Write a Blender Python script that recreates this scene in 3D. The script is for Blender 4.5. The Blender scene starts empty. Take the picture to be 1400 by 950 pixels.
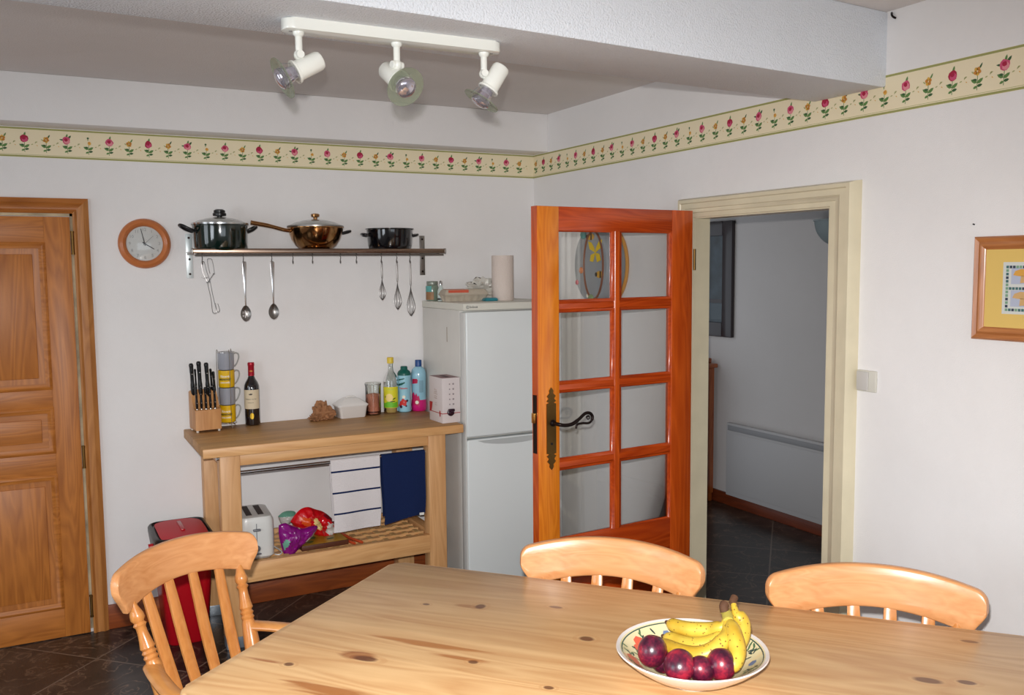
import bpy, bmesh, math, random
import numpy as np
from mathutils import Vector, Matrix
R = math.radians
random.seed(7)
scene = bpy.context.scene
col = scene.collection

# ------------------------------------------------------------------ camera
FPX = 1239.15
YAW, PITCH, ROLL = R(27.8418), R(5.14297), R(-0.5166)
CAM = Vector((-2.54603, -4.54057, 1.68))
_fw = Vector((math.sin(YAW)*math.cos(PITCH), math.cos(YAW)*math.cos(PITCH), -math.sin(PITCH)))
_r = Vector((math.cos(YAW), -math.sin(YAW), 0)); _u = _r.cross(_fw)
_c, _s = math.cos(ROLL), math.sin(ROLL)
RT, UP = _c*_r + _s*_u, -_s*_r + _c*_u
cd = bpy.data.cameras.new('camera'); cd.sensor_width = 36; cd.lens = FPX/1400*36
cd.clip_start = .05; cd.clip_end = 60
cam = bpy.data.objects.new('camera', cd); col.objects.link(cam)
m = Matrix((RT, UP, -_fw)).transposed().to_4x4(); m.translation = CAM
cam.matrix_world = m
scene.camera = cam
scene.view_settings.view_transform = 'Standard'
scene.view_settings.look = 'None'
scene.view_settings.exposure = 0.0
scene.view_settings.gamma = 1.0
scene.view_settings.use_curve_mapping = False

# ------------------------------------------------------------------ light
world = bpy.data.worlds.new('world'); scene.world = world; world.use_nodes = True
wb = world.node_tree.nodes['Background']
wb.inputs[0].default_value = (.85, .92, 1, 1); wb.inputs[1].default_value = 1.0

def area(name, loc, target, sx, sy, power, color):
    l = bpy.data.lights.new(name, 'AREA'); l.shape = 'RECTANGLE'; l.size = sx; l.size_y = sy
    l.energy = power; l.color = color
    o = bpy.data.objects.new(name, l); col.objects.link(o); o.location = loc
    o.rotation_euler = (Vector(target)-Vector(loc)).to_track_quat('-Z', 'Y').to_euler()
    return o
# daylight through the window behind the camera and fill lamps added at two invented left-hand windows
area('window_daylight', (-1.55, -6.58, 1.40), (-1.50, 0, -1), 2.3, 1.25, 11, (.84, .92, 1.0))
area('window_daylight_left', (-4.59, -3.2, 1.45), (0, -2.6, .3), 1.25, 1.2, 25, (.86, .93, 1.0))
area('window_daylight_far', (-4.59, -1.2, 1.45), (0, -1.2, .3), .95, 1.2, 7, (.86, .93, 1.0))
# the camera's own flash, which lights most of the picture
fl = bpy.data.lights.new('camera_flash', 'SPOT'); fl.energy = 375; fl.shadow_soft_size = .016
fl.spot_size = R(112); fl.spot_blend = 1.0; fl.color = (1.0, .99, .985)
fo = bpy.data.objects.new('camera_flash', fl); col.objects.link(fo)
fm = m.copy(); fm.translation = CAM + UP*.075 + RT*-.02
fo.matrix_world = fm @ Matrix.Rotation(R(-23), 4, 'X')

# ------------------------------------------------------------------ pixel to world helpers
def ray(x, y): return RT*((x-700)/FPX) - UP*((y-475)/FPX) + _fw
def at(x, y, ax, val):
    d = ray(x, y); i = 'xyz'.index(ax)
    return CAM + d*((val-CAM[i])/d[i])

# ------------------------------------------------------------------ colours and materials
def lin(c):
    def f(v):
        v /= 255.
        return v/12.92 if v <= .04045 else ((v+.055)/1.055)**2.4
    return (f(c[0]), f(c[1]), f(c[2]), 1)

MATS = {}
def base_mat(name):
    m = bpy.data.materials.new(name); m.use_nodes = True
    nt = m.node_tree; return m, nt, nt.nodes['Principled BSDF']

def mat(name, c, rough=.5, metal=0., trans=0., ior=1.45, coat=0., bump=0., bscale=200., vary=0., spec=.5):
    if name in MATS: return MATS[name]
    m, nt, b = base_mat(name); N, L = nt.nodes, nt.links
    b.inputs['Base Color'].default_value = lin(c)
    b.inputs['Roughness'].default_value = rough; b.inputs['Metallic'].default_value = metal
    b.inputs['Transmission Weight'].default_value = trans; b.inputs['IOR'].default_value = ior
    b.inputs['Coat Weight'].default_value = coat
    b.inputs['Specular IOR Level'].default_value = spec
    tc = N.new('ShaderNodeTexCoord')
    if vary:
        n = N.new('ShaderNodeTexNoise'); n.inputs['Scale'].default_value = 9; n.inputs['Detail'].default_value = 4
        L.new(tc.outputs['Object'], n.inputs['Vector'])
        r = N.new('ShaderNodeValToRGB')
        a = lin(c); r.color_ramp.elements[0].color = tuple(v*(1-vary) for v in a[:3])+(1,)
        r.color_ramp.elements[1].color = tuple(min(1, v*(1+vary)) for v in a[:3])+(1,)
        r.color_ramp.elements[0].position = .3; r.color_ramp.elements[1].position = .7
        L.new(n.outputs['Fac'], r.inputs[0]); L.new(r.outputs[0], b.inputs['Base Color'])
    if bump:
        n2 = N.new('ShaderNodeTexNoise'); n2.inputs['Scale'].default_value = bscale; n2.inputs['Detail'].default_value = 3
        L.new(tc.outputs['Object'], n2.inputs['Vector'])
        bp = N.new('ShaderNodeBump'); bp.inputs['Strength'].default_value = bump; bp.inputs['Distance'].default_value = .01
        L.new(n2.outputs['Fac'], bp.inputs['Height']); L.new(bp.outputs[0], b.inputs['Normal'])
    MATS[name] = m
    return m

def wood(name, dark, light, axis='X', rough=.4, scale=1.0, coat=0., knots=(), line=.35, knotcol=(95, 48, 20), planks=None, streaks=()):
    """pine-like grain running along `axis` in the object's own coordinates; knots = [(x,y,rx,ry)] in object xy"""
    if name in MATS: return MATS[name]
    m, nt, b = base_mat(name); N, L = nt.nodes, nt.links
    tc = N.new('ShaderNodeTexCoord')
    def math_(op, a, bb=None, c=None):
        n = N.new('ShaderNodeMath'); n.operation = op
        for i, v in enumerate((a, bb, c)):
            if v is None: continue
            if isinstance(v, (int, float)): n.inputs[i].default_value = v
            else: L.new(v, n.inputs[i])
        return n.outputs[0]
    mp = N.new('ShaderNodeMapping')
    st = {'X': (.9, 9, 9), 'Y': (9, .9, 9), 'Z': (9, 9, .9)}[axis]
    mp.inputs['Scale'].default_value = tuple(v*scale for v in st)
    L.new(tc.outputs['Object'], mp.inputs['Vector'])
    n1 = N.new('ShaderNodeTexNoise'); n1.inputs['Scale'].default_value = 1.0; n1.inputs['Detail'].default_value = 2.5
    n1.inputs['Distortion'].default_value = .6
    L.new(mp.outputs[0], n1.inputs['Vector'])
    n2 = N.new('ShaderNodeTexNoise'); n2.inputs['Scale'].default_value = 5; n2.inputs['Detail'].default_value = 4
    L.new(mp.outputs[0], n2.inputs['Vector'])
    # contour rings of the low noise = cathedral grain
    rings = math_('FRACT', math_('MULTIPLY', n1.outputs['Fac'], 11.0))
    tri = math_('ABSOLUTE', math_('SUBTRACT', rings, .5))          # 0..0.5
    grain = math_('ADD', math_('MULTIPLY', tri, 2*line), math_('MULTIPLY', n2.outputs['Fac'], 1-line*.6))
    r = N.new('ShaderNodeValToRGB'); L.new(grain, r.inputs[0])
    r.color_ramp.elements[0].position = .15; r.color_ramp.elements[1].position = .8
    r.color_ramp.elements[0].color = lin(dark); r.color_ramp.elements[1].color = lin(light)
    colr = r.outputs[0]
    sep = N.new('ShaderNodeSeparateXYZ'); L.new(tc.outputs['Object'], sep.inputs[0])
    def mixc(fac, a, bcol):
        mx = N.new('ShaderNodeMix'); mx.data_type = 'RGBA'; L.new(fac, mx.inputs[0])
        L.new(a, mx.inputs[6]); mx.inputs[7].default_value = lin(bcol); return mx.outputs[2]
    if planks:
        nz = N.new('ShaderNodeTexWhiteNoise'); nz.noise_dimensions = '1D'
        fl_ = math_('FLOOR', math_('DIVIDE', sep.outputs['XYZ'.index(planks[0])], planks[1]))
        L.new(fl_, nz.inputs['W'])
        hs = N.new('ShaderNodeHueSaturation'); L.new(colr, hs.inputs['Color'])
        L.new(math_('ADD', math_('MULTIPLY', nz.outputs['Value'], .22), .89), hs.inputs['Value'])
        colr = hs.outputs[0]
    def ell(x, y, rx, ry, wob=.25):
        dx = math_('DIVIDE', math_('SUBTRACT', sep.outputs[0], x), rx)
        dy = math_('DIVIDE', math_('SUBTRACT', sep.outputs[1], y), ry)
        d = math_('SQRT', math_('ADD', math_('MULTIPLY', dx, dx), math_('MULTIPLY', dy, dy)))
        return math_('ADD', d, math_('MULTIPLY', math_('SUBTRACT', n2.outputs['Fac'], .5), wob*4))
    for (x, y, rx, ry, c) in streaks:
        f = math_('SUBTRACT', 1.0, ell(x, y, rx, ry, .5)); f = N_clamp(N, L, math_('MULTIPLY', f, 2.4), .85)
        colr = mixc(f, colr, c)
    for (x, y, rx, ry) in knots:
        d = ell(x, y, rx, ry, .12)
        f = N_clamp(N, L, math_('MULTIPLY', math_('SUBTRACT', 1.15, d), 2.2), .85)
        colr = mixc(f, colr, knotcol)
        ring = math_('SUBTRACT', 1.0, math_('MULTIPLY', math_('ABSOLUTE', math_('SUBTRACT', d, 1.6)), 3.0))
        colr = mixc(N_clamp(N, L, ring, .35), colr, dark)
    L.new(colr, b.inputs['Base Color'])
    b.inputs['Roughness'].default_value = rough; b.inputs['Coat Weight'].default_value = coat
    b.inputs['Coat Roughness'].default_value = .15
    bp = N.new('ShaderNodeBump'); bp.inputs['Strength'].default_value = .12; bp.inputs['Distance'].default_value = .003
    L.new(grain, bp.inputs['Height']); L.new(bp.outputs[0], b.inputs['Normal'])
    MATS[name] = m
    return m
def N_clamp(N, L, sock, mx):
    c = N.new('ShaderNodeClamp'); L.new(sock, c.inputs[0]); c.inputs[2].default_value = mx
    return c.outputs[0]

def plaster(name, c, fine=.12, lump=.5, fscale=260):
    m, nt, b = base_mat(name); N, L = nt.nodes, nt.links
    tc = N.new('ShaderNodeTexCoord')
    b.inputs['Roughness'].default_value = .85
    n = N.new('ShaderNodeTexNoise'); n.inputs['Scale'].default_value = 2.2; n.inputs['Detail'].default_value = 5
    L.new(tc.outputs['Object'], n.inputs['Vector'])
    r = N.new('ShaderNodeValToRGB'); a = lin(c)
    r.color_ramp.elements[0].position = .3; r.color_ramp.elements[0].color = tuple(v*.95 for v in a[:3])+(1,)
    r.color_ramp.elements[1].position = .7; r.color_ramp.elements[1].color = a
    L.new(n.outputs['Fac'], r.inputs[0]); L.new(r.outputs[0], b.inputs['Base Color'])
    n2 = N.new('ShaderNodeTexNoise'); n2.inputs['Scale'].default_value = fscale; n2.inputs['Detail'].default_value = 2
    n3 = N.new('ShaderNodeTexNoise'); n3.inputs['Scale'].default_value = 5; n3.inputs['Detail'].default_value = 3
    L.new(tc.outputs['Object'], n2.inputs['Vector']); L.new(tc.outputs['Object'], n3.inputs['Vector'])
    b1 = N.new('ShaderNodeBump'); b1.inputs['Strength'].default_value = fine; b1.inputs['Distance'].default_value = .004
    b2 = N.new('ShaderNodeBump'); b2.inputs['Strength'].default_value = lump; b2.inputs['Distance'].default_value = .012
    L.new(n3.outputs['Fac'], b2.inputs['Height']); L.new(n2.outputs['Fac'], b1.inputs['Height'])
    L.new(b2.outputs[0], b1.inputs['Normal']); L.new(b1.outputs[0], b.inputs['Normal'])
    return m

def tile_mat(name, offx, offy, size=.48, gain=1.0):
    m, nt, b = base_mat(name); N, L = nt.nodes, nt.links
    tc = N.new('ShaderNodeTexCoord')
    mp = N.new('ShaderNodeMapping'); mp.inputs['Rotation'].default_value = (0, 0, R(45)); mp.inputs['Location'].default_value = (offx, offy, 0)
    L.new(tc.outputs['Object'], mp.inputs['Vector'])
    br = N.new('ShaderNodeTexBrick'); br.offset = 0; br.squash = 1
    br.inputs['Scale'].default_value = 1; br.inputs['Mortar Size'].default_value = .004; br.inputs['Mortar Smooth'].default_value = .1
    br.inputs['Brick Width'].default_value = size; br.inputs['Row Height'].default_value = size
    br.inputs['Color1'].default_value = (.7, .7, .7, 1); br.inputs['Color2'].default_value = (1.25, 1.25, 1.25, 1)
    br.inputs['Mortar'].default_value = (0, 0, 0, 1)
    L.new(mp.outputs[0], br.inputs['Vector'])
    n = N.new('ShaderNodeTexNoise'); n.inputs['Scale'].default_value = 3.5; n.inputs['Detail'].default_value = 7; n.inputs['Distortion'].default_value = 1.2
    L.new(tc.outputs['Object'], n.inputs['Vector'])
    r = N.new('ShaderNodeValToRGB'); L.new(n.outputs['Fac'], r.inputs[0])
    e = r.color_ramp.elements; e[0].position = .3; e[0].color = lin((22, 18, 16)); e[1].position = .75; e[1].color = lin((66, 54, 46))
    e2 = e.new(.5); e2.color = lin((38, 33, 30))
    # thin pale veins
    n4 = N.new('ShaderNodeTexNoise'); n4.inputs['Scale'].default_value = 5; n4.inputs['Detail'].default_value = 6; n4.inputs['Distortion'].default_value = 2
    L.new(tc.outputs['Object'], n4.inputs['Vector'])
    a = N.new('ShaderNodeMath'); a.operation = 'SUBTRACT'; L.new(n4.outputs['Fac'], a.inputs[0]); a.inputs[1].default_value = .5
    a2 = N.new('ShaderNodeMath'); a2.operation = 'ABSOLUTE'; L.new(a.outputs[0], a2.inputs[0])
    r2 = N.new('ShaderNodeValToRGB'); L.new(a2.outputs[0], r2.inputs[0])
    r2.color_ramp.elements[0].position = .0; r2.color_ramp.elements[0].color = (.55, .55, .55, 1)
    r2.color_ramp.elements[1].position = .022; r2.color_ramp.elements[1].color = (0, 0, 0, 1)
    mx = N.new('ShaderNodeMix'); mx.data_type = 'RGBA'; L.new(r2.outputs[0], mx.inputs[0]); L.new(r.outputs[0], mx.inputs[6])
    mx.inputs[7].default_value = lin((132, 108, 88))
    mu = N.new('ShaderNodeMix'); mu.data_type = 'RGBA'; mu.blend_type = 'MULTIPLY'; mu.inputs[0].default_value = 1
    L.new(mx.outputs[2], mu.inputs[6]); L.new(br.outputs['Color'], mu.inputs[7])
    mg = N.new('ShaderNodeMix'); mg.data_type = 'RGBA'; L.new(br.outputs['Fac'], mg.inputs[0]); L.new(mu.outputs[2], mg.inputs[6])
    mg.inputs[7].default_value = lin((112, 98, 86))
    hs = N.new('ShaderNodeHueSaturation'); hs.inputs['Value'].default_value = gain
    L.new(mg.outputs[2], hs.inputs['Color']); L.new(hs.outputs[0], b.inputs['Base Color'])
    b.inputs['Roughness'].default_value = .28
    bp = N.new('ShaderNodeBump'); bp.inputs['Strength'].default_value = .3; bp.inputs['Distance'].default_value = .003; bp.invert = True
    L.new(br.outputs['Fac'], bp.inputs['Height']); L.new(bp.outputs[0], b.inputs['Normal'])
    return m

def glass_pane(name, tint=(1, 1, 1), alpha=.12, rough=0.0):
    """thin clear sheet: mostly transparent with a glossy reflection"""
    if name in MATS: return MATS[name]
    m = bpy.data.materials.new(name); m.use_nodes = True; nt = m.node_tree; N, L = nt.nodes, nt.links
    N.remove(N['Principled BSDF']); out = N['Material Output']
    tr = N.new('ShaderNodeBsdfTransparent'); tr.inputs[0].default_value = (*tint, 1)
    gl = N.new('ShaderNodeBsdfGlossy'); gl.inputs['Roughness'].default_value = rough
    fr = N.new('ShaderNodeFresnel'); fr.inputs[0].default_value = 1.45
    ad = N.new('ShaderNodeMath'); ad.operation = 'MULTIPLY_ADD'; L.new(fr.outputs[0], ad.inputs[0]); ad.inputs[1].default_value = .9; ad.inputs[2].default_value = alpha*.1
    mx = N.new('ShaderNodeMixShader'); L.new(ad.outputs[0], mx.inputs[0]); L.new(tr.outputs[0], mx.inputs[1]); L.new(gl.outputs[0], mx.inputs[2])
    L.new(mx.outputs[0], out.inputs[0]); MATS[name] = m
    return m

# ------------------------------------------------------------------ mesh helpers
def obj(name, bm, mt, parent=None, smooth=40, loc=None, rot=None):
    me = bpy.data.meshes.new(name)
    bmesh.ops.recalc_face_normals(bm, faces=bm.faces)
    bm.to_mesh(me); bm.free()
    for x in (mt if isinstance(mt, (list, tuple)) else [mt]): me.materials.append(x)
    if smooth:
        me.polygons.foreach_set('use_smooth', [True]*len(me.polygons))
        me.set_sharp_from_angle(angle=R(smooth))
    o = bpy.data.objects.new(name, me); col.objects.link(o)
    if parent: o.parent = parent
    if loc is not None: o.location = loc
    if rot is not None: o.rotation_euler = rot
    return o
def tag(o, label, cat, group=None, kind=None):
    o['label'] = label; o['category'] = cat
    if group: o['group'] = group
    if kind: o['kind'] = kind
    return o
def struct(o, label, cat='wall'):
    o['kind'] = 'structure'; o['label'] = label; o['category'] = cat; return o
def thing(name, label, cat, loc=(0, 0, 0), rotz=0, group=None):
    o = bpy.data.objects.new(name, None); col.objects.link(o); o.empty_display_size = .05
    o.location = loc; o.rotation_euler = (0, 0, rotz)
    return tag(o, label, cat, group)
def copy_tree(o, parent=None):
    c = o.copy(); col.objects.link(c)
    if parent: c.parent = parent
    for ch in list(o.children): copy_tree(ch, c)
    return c

def box(bm, lo, hi, mi=0, bev=0., seg=2, M=None):
    b = bmesh.new() if bev else bm
    vs = [b.verts.new((x, y, z)) for x in (lo[0], hi[0]) for y in (lo[1], hi[1]) for z in (lo[2], hi[2])]
    fs = []
    for q in ((0, 1, 3, 2), (4, 6, 7, 5), (0, 4, 5, 1), (2, 3, 7, 6), (0, 2, 6, 4), (1, 5, 7, 3)):
        f = b.faces.new([vs[i] for i in q]); f.material_index = mi; fs.append(f)
    if bev:
        bmesh.ops.bevel(b, geom=b.edges[:], offset=bev, segments=seg, profile=.5, affect='EDGES')
        for f in b.faces: f.material_index = mi
        if M is not None: bmesh.ops.transform(b, matrix=M, verts=b.verts)
        merge(bm, b)
    elif M is not None:
        bmesh.ops.transform(bm, matrix=M, verts=vs)
    return bm
def merge(bm, b):
    mp = {}
    for v in b.verts: mp[v] = bm.verts.new(v.co)
    for f in b.faces:
        try:
            g = bm.faces.new([mp[v] for v in f.verts]); g.material_index = f.material_index
        except ValueError: pass
    b.free()
def B(lo, hi, bev=0., mi=0, seg=2, M=None): return box(bmesh.new(), lo, hi, mi, bev, seg, M)

def prism(bm, poly, z0, z1, axis='Z', mi=0, bev=0., cap_mi=None):
    """extrude a 2D outline; axis Z: (x,y)->z ; Y: (x,z)->y ; X: (y,z)->x"""
    def P(p, h):
        return {'Z': (p[0], p[1], h), 'Y': (p[0], h, p[1]), 'X': (h, p[0], p[1])}[axis]
    b = bmesh.new() if bev else bm
    a = [b.verts.new(P(p, z0)) for p in poly]; c = [b.verts.new(P(p, z1)) for p in poly]
    n = len(poly)
    for i in range(n):
        f = b.faces.new((a[i], a[(i+1) % n], c[(i+1) % n], c[i])); f.material_index = mi
    f1 = b.faces.new(list(reversed(a))); f2 = b.faces.new(c)
    for f in (f1, f2): f.material_index = mi if cap_mi is None else cap_mi
    if bev:
        ed = [e for e in b.edges if any(len(f.verts) > 4 or f in (f1, f2) for f in e.link_faces)]
        bmesh.ops.bevel(b, geom=ed, offset=bev, segments=2, profile=.5, affect='EDGES')
        merge(bm, b)
    return bm

def lathe(bm, prof, seg=32, mi=0, center=(0, 0, 0), cap=True, mis=None):
    rings = []
    for (r, z) in prof:
        if r < 1e-6: rings.append([bm.verts.new((center[0], center[1], center[2]+z))])
        else: rings.append([bm.verts.new((center[0]+r*math.cos(2*math.pi*k/seg), center[1]+r*math.sin(2*math.pi*k/seg), center[2]+z)) for k in range(seg)])
    for i in range(len(rings)-1):
        a, b = rings[i], rings[i+1]; q = mis[i] if mis else mi
        for k in range(seg):
            k2 = (k+1) % seg
            if len(a) == 1 and len(b) == 1: continue
            if len(a) == 1: f = bm.faces.new((a[0], b[k], b[k2]))
            elif len(b) == 1: f = bm.faces.new((a[k], a[k2], b[0]))
            else: f = bm.faces.new((a[k], a[k2], b[k2], b[k]))
            f.material_index = q
    if cap:
        for rg in (rings[0], rings[-1]):
            if len(rg) > 1:
                f = bm.faces.new(rg); f.material_index = mi
    return bm

def tube(bm, pts, rad, seg=10, mi=0, closed=False, flat=1.0, up=None):
    pts = [Vector(p) for p in pts]; n = len(pts)
    rads = rad if isinstance(rad, (list, tuple)) else [rad]*n
    rings = []; nrm = None
    for i, p in enumerate(pts):
        if closed: t = (pts[(i+1) % n]-pts[i-1])
        else: t = (pts[min(i+1, n-1)]-pts[max(i-1, 0)])
        t.normalize()
        if nrm is None:
            a = Vector(up) if up else (Vector((0, 0, 1)) if abs(t.z) < .9 else Vector((1, 0, 0)))
            nrm = (a-t*a.dot(t)).normalized()
        else: nrm = (nrm-t*nrm.dot(t)).normalized()
        bn = t.cross(nrm)
        rings.append([bm.verts.new(p + (nrm*math.cos(2*math.pi*k/seg) + bn*math.sin(2*math.pi*k/seg)*flat)*rads[i]) for k in range(seg)])
    for i in range(n if closed else n-1):
        a, b = rings[i], rings[(i+1) % n]
        for k in range(seg):
            f = bm.faces.new((a[k], a[(k+1) % seg], b[(k+1) % seg], b[k])); f.material_index = mi
    if not closed:
        for rg in (rings[0], rings[-1]):
            f = bm.faces.new(rg); f.material_index = mi
    return bm
def T(pts, rad, seg=10, **k): return tube(bmesh.new(), pts, rad, seg, **k)
def lathe_between(bm, p0, p1, prof, seg=20, mi=0):
    """prof = [(t, r)] along p0->p1"""
    p0, p1 = Vector(p0), Vector(p1)
    return tube(bm, [p0.lerp(p1, t) for t, r in prof], [max(r, 1e-4) for t, r in prof], seg, mi)
def arc(cx, cz, r, a0, a1, n=12): return [(cx+r*math.cos(R(a0+(a1-a0)*i/n)), cz+r*math.sin(R(a0+(a1-a0)*i/n))) for i in range(n+1)]
def smooth_path(pts, n=6):
    pts = [Vector(p) for p in pts]; out = []
    for i in range(len(pts)-1):
        p0 = pts[max(i-1, 0)]; p1 = pts[i]; p2 = pts[i+1]; p3 = pts[min(i+2, len(pts)-1)]
        for k in range(n):
            t = k/n
            out.append(.5*((2*p1)+(p2-p0)*t+(2*p0-5*p1+4*p2-p3)*t*t+(3*p1-p0-3*p2+p3)*t**3))
    out.append(pts[-1]); return out

def text_bm(body, size, depth=.0006, align='CENTER', bold=0.):
    cu = bpy.data.curves.new('lettering', 'FONT'); cu.body = body; cu.size = size; cu.extrude = depth/2; cu.offset = bold
    cu.align_x = align; cu.align_y = 'CENTER'; cu.resolution_u = 2
    o = bpy.data.objects.new('lettering', cu)
    me = bpy.data.meshes.new_from_object(o)
    bm = bmesh.new(); bm.from_mesh(me); bpy.data.meshes.remove(me); bpy.data.objects.remove(o); bpy.data.curves.remove(cu)
    for f in bm.faces: f.material_index = 0
    return bm
def wrap(bm, r, ang0=-math.pi/2, z0=0):
    """text in xy plane -> around a vertical cylinder of radius r, centred on ang0"""
    for v in bm.verts:
        x, y, z = v.co; a = ang0 + x/r
        v.co = ((r+z)*math.cos(a), (r+z)*math.sin(a), z0+y)
    return bm
def upright(bm, loc=(0, 0, 0), rz=0):
    """text in xy plane -> upright facing -Y, then turned by rz about z"""
    M = Matrix.Translation(loc) @ Matrix.Rotation(rz, 4, 'Z') @ Matrix.Rotation(R(90), 4, 'X')
    bmesh.ops.transform(bm, matrix=M, verts=bm.verts); return bm
def wrap_patch(bm, poly, r, a0, z0, mi=0, lift=.0005, n=None):
    """flat polygon (x along arc, z up) laid on a cylinder, cut into strips so that it follows the curve"""
    b = bmesh.new(); b.faces.new([b.verts.new((x, y, 0)) for x, y in poly])
    lo, hi = min(p[0] for p in poly), max(p[0] for p in poly); k = math.ceil(lo/.004)
    while k*.004 < hi:
        bmesh.ops.bisect_plane(b, geom=b.verts[:]+b.edges[:]+b.faces[:], plane_co=(k*.004, 0, 0), plane_no=(1, 0, 0)); k += 1
    for v in b.verts: x, y, _ = v.co; v.co = ((r+lift)*math.cos(a0+x/r), (r+lift)*math.sin(a0+x/r), z0+y)
    for f in b.faces: f.material_index = mi
    merge(bm, b)
def cyl_band(bm, r, z0, z1, a0, a1, n=20, mi=0):
    p = None
    for i in range(n+1):
        a = a0+(a1-a0)*i/n
        q = (bm.verts.new((r*math.cos(a), r*math.sin(a), z0)), bm.verts.new((r*math.cos(a), r*math.sin(a), z1)))
        if p: f = bm.faces.new((p[0], q[0], q[1], p[1])); f.material_index = mi
        p = q
    return bm
def circ(cx, cy, rx, ry=None, n=14, rot=0):
    ry = ry or rx
    return [(cx+rx*math.cos(a)*math.cos(rot)-ry*math.sin(a)*math.sin(rot), cy+rx*math.cos(a)*math.sin(rot)+ry*math.sin(a)*math.cos(rot)) for a in [2*math.pi*k/n for k in range(n)]]
def sphere(bm, c, r, seg=20, rings=12, mi=0, sc=(1, 1, 1)):
    prof = [(r*math.sin(math.pi*i/rings), -r*math.cos(math.pi*i/rings)) for i in range(rings+1)]
    b = bmesh.new(); lathe(b, prof, seg, mi, cap=False)
    for v in b.verts: v.co = Vector((v.co.x*sc[0]+c[0], v.co.y*sc[1]+c[1], v.co.z*sc[2]+c[2]))
    merge(bm, b); return bm

# ------------------------------------------------------------------ shared materials
M_WALL = plaster('white_plaster', (236, 233, 231), .18, .45, 220)
M_CEIL = plaster('ceiling_plaster', (226, 219, 215), .3, .3, 160)
M_BEAM = plaster('beam_plaster', (232, 236, 242), 1.0, .3, 190)
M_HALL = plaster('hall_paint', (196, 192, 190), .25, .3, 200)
M_FLOOR = tile_mat('dark_marble_tile', 0.0, 0.0)
M_CREAM = mat('cream_gloss_paint', (216, 205, 176), .35, vary=.05, bump=.05, bscale=30)
M_SKIRT = wood('skirting_wood', (112, 50, 18), (150, 74, 30), 'X', .4)
M_SKIRT_SHADED = wood('skirting_wood_y', (84, 34, 14), (114, 50, 22), 'Y', .4)  # skirting wood darkened, the hallway's shade put into its colour
M_PINE_Z = wood('old_pine_upright', (150, 84, 28), (192, 118, 48), 'Z', .45, coat=.0)
M_PINE_X = wood('old_pine_across', (150, 84, 28), (192, 118, 48), 'X', .45, coat=.0)
M_BRASS = mat('aged_brass', (120, 92, 52), .45, 1, vary=.3)
M_STEEL = mat('polished_steel', (205, 205, 205), .18, 1)
M_STEELD = mat('brushed_steel', (150, 146, 142), .35, 1)
M_BLACK = mat('black_plastic', (14, 14, 15), .3)
M_WHITEP = mat('white_plastic', (228, 228, 222), .3)
M_DARKIRON = mat('dark_iron', (38, 28, 26), .4, .7)

# ------------------------------------------------------------------ SETTING
XW, YF, ZC, BT = -4.6, -6.6, 2.505, .12     # left wall, wall behind the camera, ceiling, wall thickness
XR = 1.70                                    # hall wall
ZB = 2.262                                   # beam underside
DH0, DH1, DZ = -1.42, -2.184, 1.885          # doorway in the right-hand wall

struct(obj('floor', B((XW-.12, YF-.12, -.1), (.07, .12, 0)), M_FLOOR, smooth=0), 'dark brown marbled floor tiles laid diagonally under the table', 'floor')
M_FLOORH = tile_mat('dark_marble_tile_hall', .12, .05, gain=.9)
struct(obj('floor_hall', B((.07, -4.6, -.1), (XR+.1, 2.6, 0)), M_FLOORH, smooth=0), 'dark tiled floor of the hallway seen through the doorway', 'floor')
struct(obj('ceiling', B((XW-.12, YF-.12, ZC), (.07, .12, ZC+.1)), M_CEIL, smooth=0), 'off-white ceiling above the whole kitchen', 'ceiling')
struct(obj('ceiling_hall', B((.07, -4.6, 2.42), (XR+.1, 2.6, 2.52)), M_CEIL, smooth=0), 'ceiling of the hallway beyond the doorway', 'ceiling')
struct(obj('wall_back', B((XW-.12, 0, 0), (.07, .12, ZC)), M_WALL, smooth=0), 'white wall carrying the clock and pan shelf')
bm = B((0, DH0, 0), (.07, 0, ZC)); box(bm, (0, YF, 0), (.07, DH1, ZC)); box(bm, (0, DH1, DZ), (.07, DH0, ZC))
struct(obj('wall_right', bm, M_WALL, smooth=0), 'white wall with the cream-framed doorway and mushroom picture')
# left-hand wall and the wall behind the camera, with window openings; the left two added for fill light
WY = [(-3.85, -2.55), (-1.70, -.70)]
bm = B((XW-.12, YF, 0), (XW, WY[0][0], ZC)); box(bm, (XW-.12, WY[0][1], 0), (XW, WY[1][0], ZC)); box(bm, (XW-.12, WY[1][1], 0), (XW, 0, ZC))
for a, b in WY: box(bm, (XW-.12, a, 0), (XW, b, .83)); box(bm, (XW-.12, a, 2.08), (XW, b, ZC))
struct(obj('wall_left', bm, M_WALL, smooth=0), 'white side wall with two windows, out of the picture to the left')
bm = B((XW, YF-.12, 0), (-2.8, YF, ZC)); box(bm, (-.3, YF-.12, 0), (0, YF, ZC)); box(bm, (-2.8, YF-.12, 0), (-.3, YF, .75)); box(bm, (-2.8, YF-.12, 2.15), (-.3, YF, ZC))
struct(obj('wall_front', bm, M_WALL, smooth=0), 'white wall with a wide window behind the photographer')
bm = bmesh.new()
for a, b in ((-2.8, -2.74), (-1.58, -1.52), (-.36, -.3)): box(bm, (a, YF-.07, .75), (b, YF-.02, 2.15))
for a, b in ((.75, .81), (2.09, 2.15)): box(bm, (-2.74, YF-.069, a), (-.36, YF-.021, b))
struct(obj('window_1', bm, M_WHITEP), 'white window frame behind the photographer', 'window')
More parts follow.
